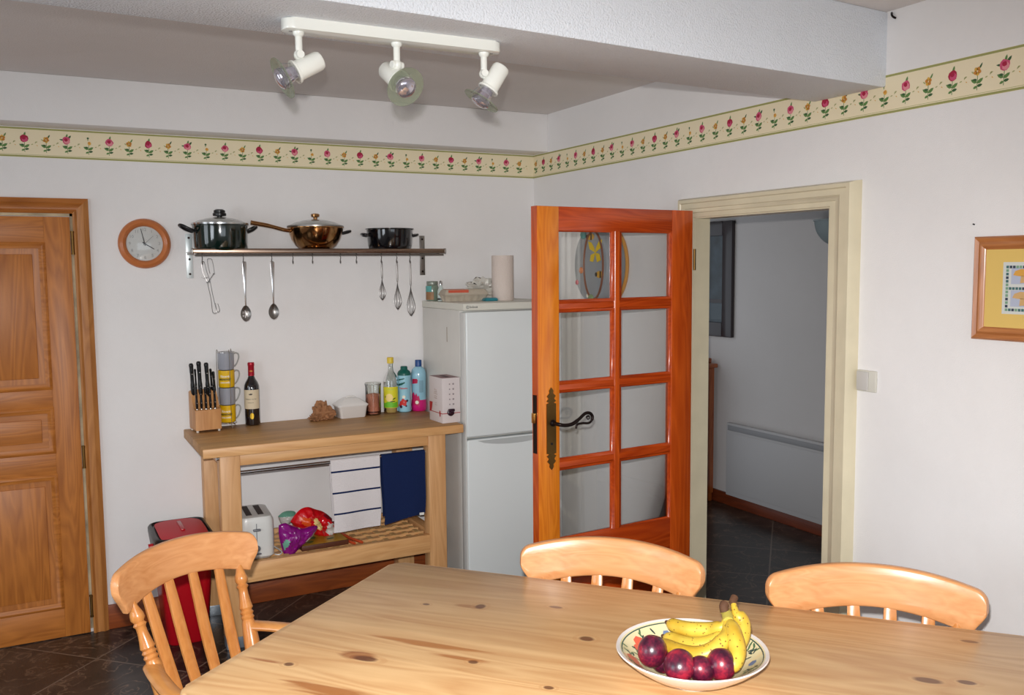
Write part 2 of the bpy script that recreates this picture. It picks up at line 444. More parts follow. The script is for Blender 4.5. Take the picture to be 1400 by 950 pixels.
for k, (wa, wb_) in enumerate(WY):  # unseen side window frames, added around the fill lamps
    bm = bmesh.new(); mid = (wa+wb_)/2
    for a, b in ((wa, wa+.05), (mid-.025, mid+.025), (wb_-.05, wb_)): box(bm, (XW-.09, a, .83), (XW-.04, b, 2.08))
    for a, b in ((.83, .88), (2.03, 2.08)): box(bm, (XW-.089, wa+.05, a), (XW-.041, wb_-.05, b))
    struct(obj('window_%d' % (k+2), bm, M_WHITEP), 'white window frame in the side wall, '+('nearer the camera' if k == 0 else 'nearer the panelled door'), 'window')
# hallway shell
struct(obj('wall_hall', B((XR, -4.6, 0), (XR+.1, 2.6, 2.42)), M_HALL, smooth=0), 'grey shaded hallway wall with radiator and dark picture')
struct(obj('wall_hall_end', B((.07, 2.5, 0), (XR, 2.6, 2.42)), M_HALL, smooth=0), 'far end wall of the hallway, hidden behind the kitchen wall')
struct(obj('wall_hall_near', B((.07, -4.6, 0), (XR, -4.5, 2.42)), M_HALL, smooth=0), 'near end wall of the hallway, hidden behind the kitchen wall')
struct(obj('baseboard_hall', B((XR-.02, -4.5, 0), (XR, 2.5, .085), .004), M_SKIRT_SHADED), 'red-brown skirting board along the hallway wall', 'baseboard')
# beam: slightly skewed box across the room
bm = bmesh.new()
a = [(-4.6, -2.66), (-1.7, -2.535), (0, -2.40)]; b_ = [(0, -2.09), (-1.95, -2.215), (-4.6, -2.36)]
prism(bm, a+b_, ZB, ZC, 'Z', bev=.006)
struct(obj('ceiling_beam', bm, M_BEAM), 'broad white plastered ceiling beam crossing above the spotlights', 'beam')
struct(obj('ceiling_bulkhead', B((XW, -.165, 2.302), (0, 0, ZC), .004), M_WALL), 'white boxed-in bulkhead along the top of the clock wall', 'bulkhead')
# skirting
bm = B((-2.325+.005, -.018, 0), (0, 0, .115), .004)
struct(obj('baseboard_back', bm, M_SKIRT), 'orange-brown skirting board beneath the clock wall', 'baseboard')
bm = B((-.018, -1.335, 0), (0, -.02, .115), .004)
struct(obj('baseboard_right', bm, mat('skirt_white', (214, 212, 205), .5)), 'white skirting board behind the glazed door', 'baseboard')
bm = B((-.018, YF, 0), (0, -2.33, .12), .004)
struct(obj('baseboard_right_near', bm, mat('skirt_white', (214, 212, 205), .5)), 'white skirting board behind the right-hand chair', 'baseboard')

# doorway casing (moulded architrave on three sides + lining)
def arch_profile():   # (across from the opening outwards, projection)
    return [(0, 0), (0, .016), (.004, .020), (.028, .020), (.034, .026), (.052, .028), (.058, .034), (.088, .036), (.094, .044), (.112, .046), (.122, .030), (.126, 0)]
prof = arch_profile()
bm = bmesh.new()
def mitre(pts_fn):
    rings = []
    for (a, p) in prof: rings.append(pts_fn(a, p))
    for i in range(len(rings)-1):
        for k in range(len(rings[i])-1):
            bm.faces.new((rings[i][k], rings[i][k+1], rings[i+1][k+1], rings[i+1][k]))
    f = bm.faces.new([r[0] for r in rings]); f2 = bm.faces.new([r[-1] for r in rings])
yl, yr, zt = DH0+.012, DH1-.004, DZ-.006
W_L = .62
mitre(lambda a, p: [bm.verts.new(v) for v in ((-p*.6, yl+a*W_L, 0), (-p*.6, yl+a*W_L, zt+a*.68), (-p, yr-a, zt+a*.68), (-p, yr-a, 0))])
t3 = obj('trim_1', bm, M_CREAM); struct(t3, 'cream moulded architrave around the open doorway', 'door frame')
bm = B((-.010, DH0-.008, 0), (.078, DH0+.010, DZ)); box(bm, (-.010, DH1-.012, 0), (.078, DH1+.006, DZ)); box(bm, (-.010, DH1+.006, DZ-.010), (.078, DH0-.008, DZ+.006))
struct(obj('trim_2', bm, M_CREAM), 'cream door lining inside the open doorway', 'door frame')

# frieze: printed paper border with roses
FC = [mat('border_paper', (238, 224, 190), .8), mat('border_green_edge', (158, 158, 96), .8), mat('rose_pink', (205, 82, 118), .8), mat('rose_deep', (170, 34, 66), .8),
      mat('rose_pale', (226, 140, 150), .8), mat('bud_yellow', (222, 172, 76), .8), mat('bud_orange', (206, 138, 60), .8), mat('leaf_green', (96, 134, 72), .8), mat('leaf_dark', (62, 96, 58), .8), mat('sprig_pale', (178, 176, 118), .8)]
ZF0, ZF1 = 2.172, 2.300
def frieze(name, length, mapf, label, phase=0):
    """mapf(s, z, lift) -> point"""
    bm = bmesh.new()
    def poly(pts, mi, lift):
        vs = [bm.verts.new(mapf(s, z, lift)) for s, z in pts]
        f = bm.faces.new(vs); f.material_index = mi
    def strip(z0, z1, mi, lift):
        n = max(1, int(length/.5))
        for i in range(n): poly([(length*i/n, z0), (length*(i+1)/n, z0), (length*(i+1)/n, z1), (length*i/n, z1)], mi, lift)
    strip(ZF0, ZF1, 0, .0008)
    strip(ZF0+.001, ZF0+.008, 1, .0011); strip(ZF1-.008, ZF1-.001, 1, .0011); strip(ZF0+.011, ZF0+.0125, 9, .0011)
    rnd = random.Random(3)
    def leaf(s, z, a, l, w, mi, lift=.0012):
        c, d = math.cos(a), math.sin(a)
        pts = [(0, 0), (.3*l, w/2), (.7*l, w*.42), (l, 0), (.7*l, -w*.42), (.3*l, -w/2)]
        poly([(s+x*c-y*d, z+x*d+y*c) for x, y in pts], mi, lift)
    def blob(s, z, r, mi, lift, sq=1.):
        n = 10; poly([(s+r*(1+rnd.uniform(-.14, .14))*math.cos(6.283*k/n), z+sq*r*(1+rnd.uniform(-.14, .14))*math.sin(6.283*k/n)) for k in range(n)], mi, lift)
    sp = .0845; n = int(length/sp); zc = (ZF0+ZF1)/2
    for i in range(n+1):
        s = (i+.35)*sp
        if s > length-.03: break
        k = (i+phase) % 6; lean = rnd.uniform(-.25, .25)
        # stem and leaves
        poly([(s-.001, zc-.042), (s+.001, zc-.042), (s+.0015+lean*.01, zc+.008), (s-.0005+lean*.01, zc+.008)], 7, .0012)
        leaf(s, zc-.022, R(35), .024, .011, 7); leaf(s, zc-.02, R(150), .024, .011, 7, .0013); leaf(s, zc-.03, R(10), .018, .009, 8, .0014); leaf(s, zc-.012, R(170), .016, .008, 8, .0014)
        leaf(s, zc-.03, R(205), .014, .008, 7, .0014)
        if k in (0, 2, 4):
            base = {0: 2, 2: 3, 4: 2}[k]
            dx = lean*.02; zz = zc+.016
            leaf(s+dx, zz+.008, R(75), .022, .008, 7, .00125)
            if k == 4: leaf(s+dx+.006, zz+.006, R(50), .022, .009, 8, .00125); leaf(s+dx-.006, zz, R(170), .022, .007, 8, .00125)
            blob(s+dx, zz, .0165, base, .0014); blob(s+dx+.002, zz-.004, .0115, 4 if k != 2 else 2, .0016); blob(s+dx-.001, zz+.003, .0075, 3, .0018)
        elif k in (1, 3):
            for q in range(5): a = R(72*q+20*k); blob(s+.007*math.cos(a), zc+.014+.008*math.sin(a), .0058, 5 if q % 2 else 6, .0014)
            leaf(s+.006, zc+.02, R(60), .02, .006, 8 if k == 3 else 7)
            leaf(s-.01, zc+.008, R(140), .013, .005, 9)
        else:
            blob(s+.004, zc+.008, .0075, 5, .0014); blob(s+.003, zc+.010, .004, 6, .0016); blob(s-.001, zc+.03, .0045, 8, .0014)
            leaf(s-.001, zc+.018, R(95), .012, .003, 7)
        # pale sprig between
        t = s+sp/2
        leaf(t-.008, zc-.006, R(200), .010, .004, 9); leaf(t, zc, R(30), .010, .004, 9); leaf(t-.002, zc-.004, R(60), .012, .0035, 9); leaf(t+.004, zc-.010, R(-40), .007, .003, 5)
    return struct(obj(name, bm, FC, smooth=0), label, 'wallpaper border')
frieze('trim_3', 4.6, lambda s, z, l: (-4.6+s, -l, z), 'floral wallpaper border with roses above the clock and pans', 2)
frieze('trim_4', 6.5, lambda s, z, l: (-l, -s, z), 'floral wallpaper border with roses above the doorway', 1)

# ------------------------------------------------------------------ pine door on the left (door_1) and its frame
def moulding_frame(bm, x0, x1, z0, z1, y, w=.022, p=.012):
    """raised bolection moulding round a panel (in xz, sticking out to -y)"""
    pr = [(0, 0), (.2*w, p*.6), (.45*w, p), (.7*w, p*.55), (w, p*.2), (w, 0)]
    prev = None
    for a, d in pr:
        r = [bm.verts.new(v) for v in ((x0+a, y-d, z0+a), (x1-a, y-d, z0+a), (x1-a, y-d, z1-a), (x0+a, y-d, z1-a))]
        if prev:
            for k in range(4): bm.faces.new((prev[k], prev[(k+1) % 4], r[(k+1) % 4], r[k]))
        prev = r
d1 = thing('door_1', 'orange pine panelled door closed in the left wall', 'door', (-3.17, -.012, 0))
d1['kind'] = 'structure'
DL, DR, DT = 0.0, .788, 1.915    # leaf, local x
bm = B((DL, -.006, .004), (.105, .0, DT), .001)
obj('stile', bm, M_PINE_Z, d1); obj('stile', B((DR-.105, -.006, .004), (DR, 0, DT), .001), M_PINE_Z, d1)
rails = [(.004, .14), (.76, .86), (1.065, 1.15), (1.80, DT)]
for a, b in rails: obj('rail', B((.105, -.0055, a), (DR-.105, 0, b), .001), M_PINE_X, d1)
for a, b, mt in ((.14, .76, M_PINE_Z), (.86, 1.065, M_PINE_X), (1.15, 1.80, M_PINE_Z)):
    p = obj('panel', B((.105, .001, a), (DR-.105, .009, b)), mt, d1)
    bm = B((.155, -.004, a+.05), (DR-.155, .002, b-.05), .003); p2 = obj('raised_field', bm, mt, p)
    bm = bmesh.new(); moulding_frame(bm, .100, DR-.100, a-.005, b+.005, -.004, .03, .010); obj('moulding', bm, M_PINE_X, p)
for z in (1.80, .83, .13):
    bm = bmesh.new(); tube(bm, [(DR+.008, -.012, z-.045), (DR+.008, -.012, z+.045)], .0065, 10); tube(bm, [(DR+.008, -.012, z+.045), (DR+.008, -.012, z+.052)], .008, 10); tube(bm, [(DR+.008, -.012, z-.052), (DR+.008, -.012, z-.045)], .008, 10)
    obj('hinge', bm, M_BRASS, d1)
# frame
fr = thing('trim_5', 'orange pine frame around the panelled door', 'door frame', (-3.17, 0, 0)); fr['kind'] = 'structure'
PRF = [(0, .0), (0, .024), (.008, .030), (.018, .022), (.040, .024), (.046, .030), (.054, .024), (.066, .018), (.068, 0)]
def casing_strip(horizontal):
    bm = bmesh.new(); rings = []
    for a, d in PRF:
        if not horizontal: rings.append([bm.verts.new((.80+a-.0, -d, 0)), bm.verts.new((.80+a, -d, 1.930+a))])
        else: rings.append([bm.verts.new((-.012-a, -d, 1.930+a)), bm.verts.new((.80+a, -d, 1.930+a))])
    for i in range(len(rings)-1): bm.faces.new((rings[i][0], rings[i][1], rings[i+1][1], rings[i+1][0]))
    bm.faces.new([r[0] for r in rings]); bm.faces.new([r[1] for r in rings]); return bm
obj('jamb', casing_strip(False), wood('frame_pine', (152, 92, 38), (188, 126, 66), 'Z', .45), fr)
bm = casing_strip(False)
for v in bm.verts: v.co.x = .788-v.co.x
obj('jamb', bm, MATS['frame_pine'], fr)
obj('head', casing_strip(True), wood('frame_pine_x', (146, 82, 30), (182, 112, 50), 'X', .45), fr)
obj('gap_filler', B((.789, -.011, .02), (.800, -.0, 1.93)), mat('flaking_cream', (176, 158, 128), .8, vary=.5), fr)
obj('gap_filler', B((-.012, -.011, 1.918), (.800, -.0, 1.93)), MATS['flaking_cream'], fr)

# ------------------------------------------------------------------ glazed door leaf (door_2), hinged at the doorway
M_OR_Z = wood('orange_varnish_upright', (164, 56, 12), (206, 88, 24), 'Z', .25, coat=.5)
M_OR_X = wood('orange_varnish_across', (150, 46, 10), (192, 74, 20), 'X', .25, coat=.5)
M_OR_L = wood('bright_pine_varnish', (196, 96, 14), (226, 132, 34), 'Z', .25, coat=.5, knotcol=(110, 44, 10))
hx, hy = -.035, -1.46
ang = math.atan2(-1.517+1.46, -.835+.035)
d2 = thing('door_2', 'orange varnished door with eight glass panes standing open', 'door', (hx, hy, 0), ang)
d2['kind'] = 'structure'
# local x runs from hinge to free edge; the side facing the camera is local +y
TH = .038
ZT = 1.907
def dbox(x0, x1, z0, z1, y0=-TH, y1=0., bev=.002): return B((x0, y0, z0), (x1, y1, z1), bev)
obj('lock_stile', dbox(.703, .803, .01, ZT), M_OR_L, d2)['label'] = 'bright honey-coloured lock stile'
obj('hinge_stile', dbox(.008, .122, .01, ZT), M_OR_Z, d2)
obj('edge_face', B((.803, -TH, .01), (.806, -.001, ZT)), M_OR_Z, d2)
for a, b in ((1.815, ZT), (.42, .592), (.01, .16)): obj('rail', dbox(.122, .703, a, b, -TH+.001, -.001), M_OR_X, d2)
pan = obj('bottom_panel', dbox(.118, .707, .155, .425, -TH+.010, -.012), M_OR_X, d2)
bm = dbox(.17, .655, .2, .38, -TH+.006, -.006, .004); obj('raised_field', bm, M_OR_X, pan)
ZR = [(1.545, 1.812), (1.225, 1.497), (.918, 1.180), (.594, .870)]
XC = [(.128, .388), (.437, .699)]
def hbar(zc, x0, x1, w=.0225):
    bm = bmesh.new(); pts = [(-TH*.5-.004, zc-w), (-TH*.5+.006, zc-w), (-.004, zc-w*.45), (-.004, zc+w*.45), (-TH*.5+.006, zc+w), (-TH*.5-.004, zc+w), (-TH+.004, zc+w*.45), (-TH+.004, zc-w*.45)]
    return prism(bm, pts, x0, x1, 'X')
def vbar(xc, z0, z1, w=.0245):
    bm = bmesh.new(); pts = [(xc-w, -TH*.5-.004), (xc-w, -TH*.5+.006), (xc-w*.45, -.003), (xc+w*.45, -.003), (xc+w, -TH*.5+.006), (xc+w, -TH*.5-.004), (xc+w*.45, -TH+.004), (xc-w*.45, -TH+.004)]
    return prism(bm, pts, z0, z1, 'Z')
obj('glazing_bar', vbar(.4125, .592, 1.815), M_OR_Z, d2, smooth=20)
for zc in (1.521, 1.2025, .894):
    for (a, b) in XC: obj('glazing_bar', hbar(zc, a-.008, b+.012), M_OR_X, d2, smooth=20)
PANE = glass_pane('door_glass', (.985, .99, .985), .3)
for z0, z1 in ZR:
    for x0, x1 in XC:
        pn = obj('pane', B((x0-.006, -TH*.5-.002, z0-.006), (x1+.006, -TH*.5+.002, z1+.006)), PANE, d2)
        bm = bmesh.new(); pr = [(0, -.002), (.008, -.006), (.012, -.014), (.012, -TH*.5+.003)]; prev = None
        for a, y in pr:
            q = a-.006
            r = [bm.verts.new(v) for v in ((x0+q-.004, y, z0+q-.004), (x1-q+.004, y, z0+q-.004), (x1-q+.004, y, z1-q+.004), (x0+q-.004, y, z1-q+.004))]
            if prev:
                for k in range(4): bm.faces.new((prev[k], prev[(k+1) % 4], r[(k+1) % 4], r[k]))
            prev = r
        obj('glazing_bead', bm, M_OR_X, pn)
# lock furniture
plate = []
def sym(half): return half + [(-x, z) for x, z in reversed(half)]
outline = sym([(0, .162), (.010, .150), (.008, .140), (.020, .128), (.012, .118), (.022, .108), (.010, .102), (.022, .098), (.022, -.098), (.010, -.102), (.022, -.108), (.012, -.120), (.020, -.130), (.008, -.142), (.010, -.152), (0, -.164)][::-1])
seen = []; [seen.append(p) for p in outline if p not in seen]
bm = bmesh.new(); prism(bm, [(.744+x, 1.045+z) for x, z in seen], 0, .004, 'Y')
hp = obj('handle_plate', bm, M_BRASS, d2, smooth=0)
bm = bmesh.new(); lathe_between(bm, (.744, .004, .985), (.744, .0065, .985), [(0, .005), (1, .005)], 10); obj('keyhole', bm, M_BLACK, hp)
bm = bmesh.new()
lathe_between(bm, (.738, .003, 1.067), (.738, .016, 1.067), [(0, .014), (.6, .013), (1, .009)], 16)
tube(bm, smooth_path([(.738, .01, 1.067), (.738, .045, 1.067), (.715, .052, 1.062), (.68, .052, 1.064), (.65, .052, 1.078), (.62, .052, 1.098), (.598, .052, 1.100), (.583, .052, 1.088), (.585, .052, 1.070), (.60, .052, 1.060), (.63, .052, 1.062), (.655, .052, 1.060), (.662, .052, 1.044)], 6), [.0075]*24+[.0065]*24+[.0045]*24+[.004], 10)
tube(bm, [(.603+.010*math.cos(t)*(1-t/14), .052, 1.082+.010*math.sin(t)*(1-t/14)) for t in np.linspace(0, 9, 24)], .002, 6)
obj('door_handle', bm, M_DARKIRON, d2)
bm = bmesh.new(); lathe_between(bm, (.725, -TH, 1.067), (.725, -TH-.03, 1.067), [(0, .012), (.7, .010), (1, .014)], 14)
tube(bm, smooth_path([(.725, -TH-.03, 1.067), (.69, -TH-.035, 1.070), (.66, -TH-.035, 1.085)], 5), .006, 8); obj('door_handle', bm, M_DARKIRON, d2)
bm = B((.806, -.028, 1.070), (.818, -.010, 1.110), .002); lt = obj('latch', bm, mat('bright_brass', (214, 160, 84), .25, 1), d2)
bm = B((.8062, -.032, .95), (.8075, -.006, 1.18)); obj('lock_faceplate', bm, M_DARKIRON, d2)
for z in (1.70, .25):
    obj('hinge', T([(.0, .004, z-.045), (.0, .004, z+.045)], .006, 10), M_BRASS, d2)

# ------------------------------------------------------------------ TABLE
TZ = .79
M_TABLE = wood('scrubbed_pine_top', (184, 134, 84), (212, 172, 122), 'X', .36, scale=.8, coat=.12, line=.36, planks=('Y', .155), knotcol=(92, 50, 28),
    knots=[(.261, -.635, .030, .013), (.245, -.287, .010, .007), (.387, -.254, .014, .016), (.706, -.361, .019, .014), (.5, -.57, .012, .009), (.7, -.632, .012, .008), (1.56, -.079, .020, .008), (1.452, -.33, .030, .014), (1.529, -.313, .018, .011), (.112, -.719, .013, .010), (1.337, -.45, .010, .007), (.575, -.194, .018, .008)],
    streaks=[(.24, -.625, .055, .022, (136, 76, 36)), (.37, -.52, .13, .016, (160, 100, 46)), (.46, -.56, .09, .012, (156, 96, 46)), (.28, -.80, .14, .022, (150, 90, 42)), (.06, -.72, .09, .012, (150, 88, 44)), (.36, -.262, .05, .012, (160, 108, 60))])
M_TABLE_Y = wood('scrubbed_pine_under', (150, 98, 50), (186, 136, 82), 'X', .5)
M_TLEG = wood('scrubbed_pine_leg', (150, 98, 50), (186, 136, 82), 'Z', .5)
tb = thing('dining_table', 'large scrubbed pine dining table carrying the fruit bowl', 'table', (-1.612, -1.998, 0), math.atan2(-.748411, .663235))
def rounded(corners, rad, n=6):
    out = []
    for i, p in enumerate(corners):
        p = Vector(p); a = (Vector(corners[i-1])-p).normalized(); b = (Vector(corners[(i+1) % len(corners)])-p).normalized()
        r = rad[i] if isinstance(rad, (list, tuple)) else rad
        s, e = p+a*r, p+b*r
        for k in range(n+1):
            t = k/n; out.append(tuple((1-t)**2*s + 2*t*(1-t)*p + t*t*e))
    return out
bm = bmesh.new(); prism(bm, rounded([(0, 0), (-.04, -.915), (2.02, -.95), (2.02, 0)], .035), TZ-.030, TZ, 'Z', bev=.006)
obj('tabletop', bm, M_TABLE, tb)
bm = bmesh.new(); box(bm, (.13, -.83, TZ-.145), (1.88, -.805, TZ-.031)); box(bm, (.13, -.125, TZ-.145), (1.88, -.10, TZ-.031)); box(bm, (.11, -.83, TZ-.145), (.135, -.10, TZ-.031)); box(bm, (1.875, -.83, TZ-.145), (1.90, -.10, TZ-.031))
obj('apron', bm, M_TABLE_Y, tb)
for x in (.155, 1.855):
    for y in (-.79, -.14):
        bm = B((x-.04, y-.04, TZ-.17), (x+.04, y+.04, TZ-.031), .003)
        lathe(bm, [(.030, 0), (.036, .02), (.024, .06), (.030, .10), (.038, .30), (.042, .44), (.034, .50), (.042, .53), (.030, .56), (.040, .60), (.036, .63)], 24, center=(x, y, 0))
        obj('leg', bm, M_TLEG, tb)

# ------------------------------------------------------------------ CHAIRS
M_CH_X = wood('beech_crest', (198, 130, 76), (222, 160, 106), 'X', .34, coat=.2, line=.18, scale=1.4)
M_CH_Z = wood('beech_upright', (190, 116, 54), (214, 146, 80), 'Z', .3, coat=.3, line=.18, scale=1.4)
M_CH_Y = wood('beech_seat', (190, 122, 60), (214, 150, 84), 'Y', .3, coat=.4, line=.25)
# crest in chair space: x across, +y to the front, seat centre at the origin
SEAT_Z, CY = .45, -.285
def crest_top(x):
    a = abs(x); z = .897 - .032*(a/.262)**2.2
    if a > .240: t = (a-.240)/.022; z -= .024*(1-math.sqrt(max(0, 1-t*t)))
    return z
def crest_bot(x):
    a = abs(x); base = .790 - .036*(a/.24)**2
    if a > .232:
        t = (a-.232)/.030; base += .072*(.5*t**.5+.5*(1-max(0, 1-t)**.5))
    return base
def crest_y(x, z): return CY + .062*(x/.262)**2 - (z-.80)*.16
def make_crest(parent, parent_label=None):
    bm = bmesh.new(); N = 56; th = .024; rows = []
    xs = [.262*math.sin(math.pi/2*(-1+2*i/N)) for i in range(N+1)]
    for i, x in enumerate(xs):
        zt, zb = crest_top(x), crest_bot(x)
        if i in (0, N): zt -= .012; zb = min(zb, zt-.01)
        b = min(.006, (zt-zb)*.3)
        ring = []
        zz = [zb+b] + [zb+b+(zt-zb-2*b)*k/4 for k in range(1, 5)]
        for z in zz: ring.append((th/2, z))
        ring += [(th/2-b*.35, zt-b*.3), (th/2-b, zt), (-th/2+b, zt), (-th/2+b*.35, zt-b*.3)]
        for z in reversed(zz): ring.append((-th/2, z))
        ring += [(-th/2+b*.35, zb+b*.3), (-th/2+b, zb), (th/2-b, zb), (th/2-b*.35, zb+b*.3)]
        sl = .062*2*x/.262**2; nl = math.hypot(1, sl)
        e = .55 if i in (0, N) else 1.0
        rows.append([bm.verts.new((x - sl/nl*d*e, crest_y(x, z)+d*e/nl, z)) for d, z in ring])
    for a, b in zip(rows[:-1], rows[1:]):
        n = len(a)
        for k in range(n): bm.faces.new((a[k], a[(k+1) % n], b[(k+1) % n], b[k]))
    bm.faces.new(rows[0]); bm.faces.new(rows[-1])
    return obj('crest_rail', bm, M_CH_X, parent, smooth=50)
POST = [(0, .010), (.04, .012), (.10, .0195), (.135, .0205), (.165, .014), (.185, .0195), (.205, .0145), (.25, .0145), (.32, .018), (.37, .0215), (.39, .0165), (.41, .0215), (.43, .017), (.45, .0215), (.47, .0175), (.50, .021), (.65, .0245), (.85, .0255), (.94, .022), (1, .017)]
LEG = [(0, .016), (.05, .019), (.16, .023), (.25, .020), (.28, .024), (.31, .018), (.34, .025), (.37, .019), (.45, .022), (.58, .028), (.66, .026), (.69, .019), (.72, .026), (.75, .019), (.80, .022), (.9, .018), (.97, .020), (1, .017)]
def make_chair(name, label, arms=False, group=None, ps=.19):
    t = thing(name, label, 'chair', group=group)
    make_crest(t)
    for s in (-1, 1):
        xt = s*.198
        p1 = (xt, crest_y(xt, .77)+.002, crest_bot(xt)+.012); p0 = (s*.160, -.130, SEAT_Z)
        bm = bmesh.new(); lathe_between(bm, p1, p0, POST, 22); obj('back_post', bm, M_CH_Z, t)
    for x in (-.132, -.044, .044, .132):
        x1 = x*1.02; zt = crest_bot(x1)+.012
        top = Vector((x1, crest_y(x1, .79), zt)); bot = Vector((x*.82, -.140-.012*(1-(x/.13)**2), SEAT_Z-.004))
        mid = top.lerp(bot, .55)+Vector((0, -.006, 0))
        bm = bmesh.new(); P = smooth_path([top, mid, bot], 5); rg = []
        for i, p in enumerate(P):
            u = i/(len(P)-1); w = .0145+.004*math.sin(math.pi*u)**1; d = .0065
            rg.append([bm.verts.new(p+Vector(v)) for v in ((-w, -d*.6, 0), (-w*.6, -d, 0), (w*.6, -d, 0), (w, -d*.6, 0), (w, d*.6, 0), (w*.6, d, 0), (-w*.6, d, 0), (-w, d*.6, 0))])
        for a, b in zip(rg[:-1], rg[1:]):
            for k in range(8): bm.faces.new((a[k], a[(k+1) % 8], b[(k+1) % 8], b[k]))
        bm.faces.new(rg[0]); bm.faces.new(rg[-1])
        obj('back_slat', bm, M_CH_Z, t)
    # saddle seat
    bm = bmesh.new()
    ol = rounded([(-.195, -.195), (.195, -.195), (.225, .22), (-.225, .22)], [.06, .06, .09, .09], 6)
    prism(bm, ol, SEAT_Z-.032, SEAT_Z, 'Z', bev=.009)
    obj('seat', bm, M_CH_Y, t)
    legs = {}
    for sx in (-1, 1):
        for sy in (-1, 1):
            a = Vector((sx*.20, sy*.185+(-.02 if sy < 0 else 0), 0)); b = Vector((sx*.155, sy*.14, SEAT_Z-.03))
            bm = bmesh.new(); lathe_between(bm, a, b, LEG, 20); obj('leg', bm, M_CH_Z, t); legs[sx, sy] = (a, b)
    mids = []
    ST = [(0, .009), (.2, .012), (.42, .016), (.46, .013), (.5, .018), (.54, .013), (.58, .016), (.8, .012), (1, .009)]
    for sx in (-1, 1):
        a = legs[sx, -1][0].lerp(legs[sx, -1][1], .42); b = legs[sx, 1][0].lerp(legs[sx, 1][1], .42); mids.append(a.lerp(b, .5))
        bm = bmesh.new(); lathe_between(bm, a, b, ST, 16); obj('stretcher', bm, M_CH_Z, t)
    bm = bmesh.new(); lathe_between(bm, mids[0], mids[1], ST, 16); obj('stretcher', bm, M_CH_Z, t)
    if arms:
        for s in (-1, 1):
            AZ = .605
            pts = smooth_path([(s*.182, -.190, AZ), (s*.220, -.11, AZ), (s*.265, .02, AZ), (s*.255, .13, AZ-.002)], 6)
            rad = [.026]*len(pts); rad[0] = .022; rad[-1] = .02; rad[-2] = .03; rad[-3] = .032
            bm = tube(bmesh.new(), pts, rad, 16, flat=1.0, up=(1, 0, 0))
            for v in bm.verts: v.co.z = AZ + (v.co.z-AZ)*.52
            arm = obj('arm', bm, M_CH_Y, t)
            bm = bmesh.new(); lathe_between(bm, (s*.258, .10, AZ-.01), (s*.222, .09, SEAT_Z-.005), [(q, r*.85) for q, r in LEG], 18); obj('arm_post', bm, M_CH_Z, t)
    return t
U2 = Vector((.663235, -.748411)); W2 = Vector((-.748411, -.663235)); C0 = Vector((-1.612, -1.998))
def seat_at(t, u, w, facing_deg, dz=0):
    """put the middle of the crest (chair y = CY+.03) at table coords (u, w); facing = world angle of the chair's front"""
    rz = R(facing_deg-90); c = C0+U2*u+W2*w
    off = Matrix.Rotation(rz, 2) @ Vector((0, CY+.062-.008))
    t.location = (c.x-off.x, c.y-off.y, dz); t.rotation_euler = (0, 0, rz)
F_W = math.degrees(math.atan2(W2.y, W2.x)); F_U = math.degrees(math.atan2(U2.y, U2.x))
ch_b = make_chair('dining_chair', 'beech slat-back chair between the table and the glazed door', group=None)
seat_at(ch_b, .658, -.037, F_W+1.5)
ch_c = copy_tree(ch_b); ch_c['label'] = 'beech slat-back chair in front of the white wall and doorway, rightmost'
seat_at(ch_c, 1.352, -.033, F_W+5)
ch_a = make_chair('dining_armchair', 'beech slat-back armchair at the table end beside the red bin', arms=True)
seat_at(ch_a, -.482, .335, F_U-13); ch_a.scale = (.915, 1, 1)

# ------------------------------------------------------------------ BENCH / kitchen trolley table
M_BT = wood('bench_top_birch', (162, 114, 62), (192, 146, 88), 'X', .5, line=.3, planks=('Y', .07))
M_BX = wood('bench_birch_x', (200, 144, 88), (224, 174, 118), 'X', .45, line=.3, knots=[])
M_BZ = wood('bench_birch_z', (196, 142, 88), (220, 170, 118), 'Z', .45, line=.3)
M_BY = wood('bench_birch_y', (190, 134, 80), (214, 162, 108), 'Y', .45, line=.3)
BX0, BX1, BY0, BZT = -1.936, -.718, -.562, .914
bt = thing('wooden_workbench', 'birch kitchen workbench with slatted lower shelf beside the fridge', 'workbench', (BX0, BY0, 0))
LX = BX1-BX0; LY = -BY0-.004
bm = bmesh.new(); box(bm, (0, 0, BZT-.043), (LX, LY, BZT), 0, .005)
obj('worktop', bm, M_BT, bt)
obj('front_edging', B((-.0012, -.0015, BZT-.042), (LX+.001, .004, BZT-.003), .002), M_BX, bt)
lx = [(.072, .158), (1.046, 1.136)]; ly = [(.030, .100), (LY-.085, LY-.012)]
for (a, b) in lx:
    for (c, d) in ly:
        lg = obj('leg', B((a, c, .052), (b, d, BZT-.044), .003), M_BZ, bt)
        obj('leg_foot', B((a+.002, c+.002, 0), (b-.002, d-.002, .0515), .002), mat('grey_metal_foot', (150, 158, 166), .35, .6), lg)
for (c, d) in ((.036, .062), (LY-.05, LY-.024)):
    obj('apron', B((.1585, c, BZT-.095), (1.0455, d, BZT-.044), .002), M_BX, bt)
for (a, b) in lx: obj('side_apron', B((a+.02, .1005, BZT-.11), (b-.02, LY-.086, BZT-.044), .002), M_BY, bt)
rb = obj('towel_rail', T([(.140, .070, .781), (1.065, .070, .783)], .008, 12), M_STEEL, bt)
obj('bolt', T([(.060, .045, .858), (.074, .045, .858)], .009, 10), M_STEEL, bt)
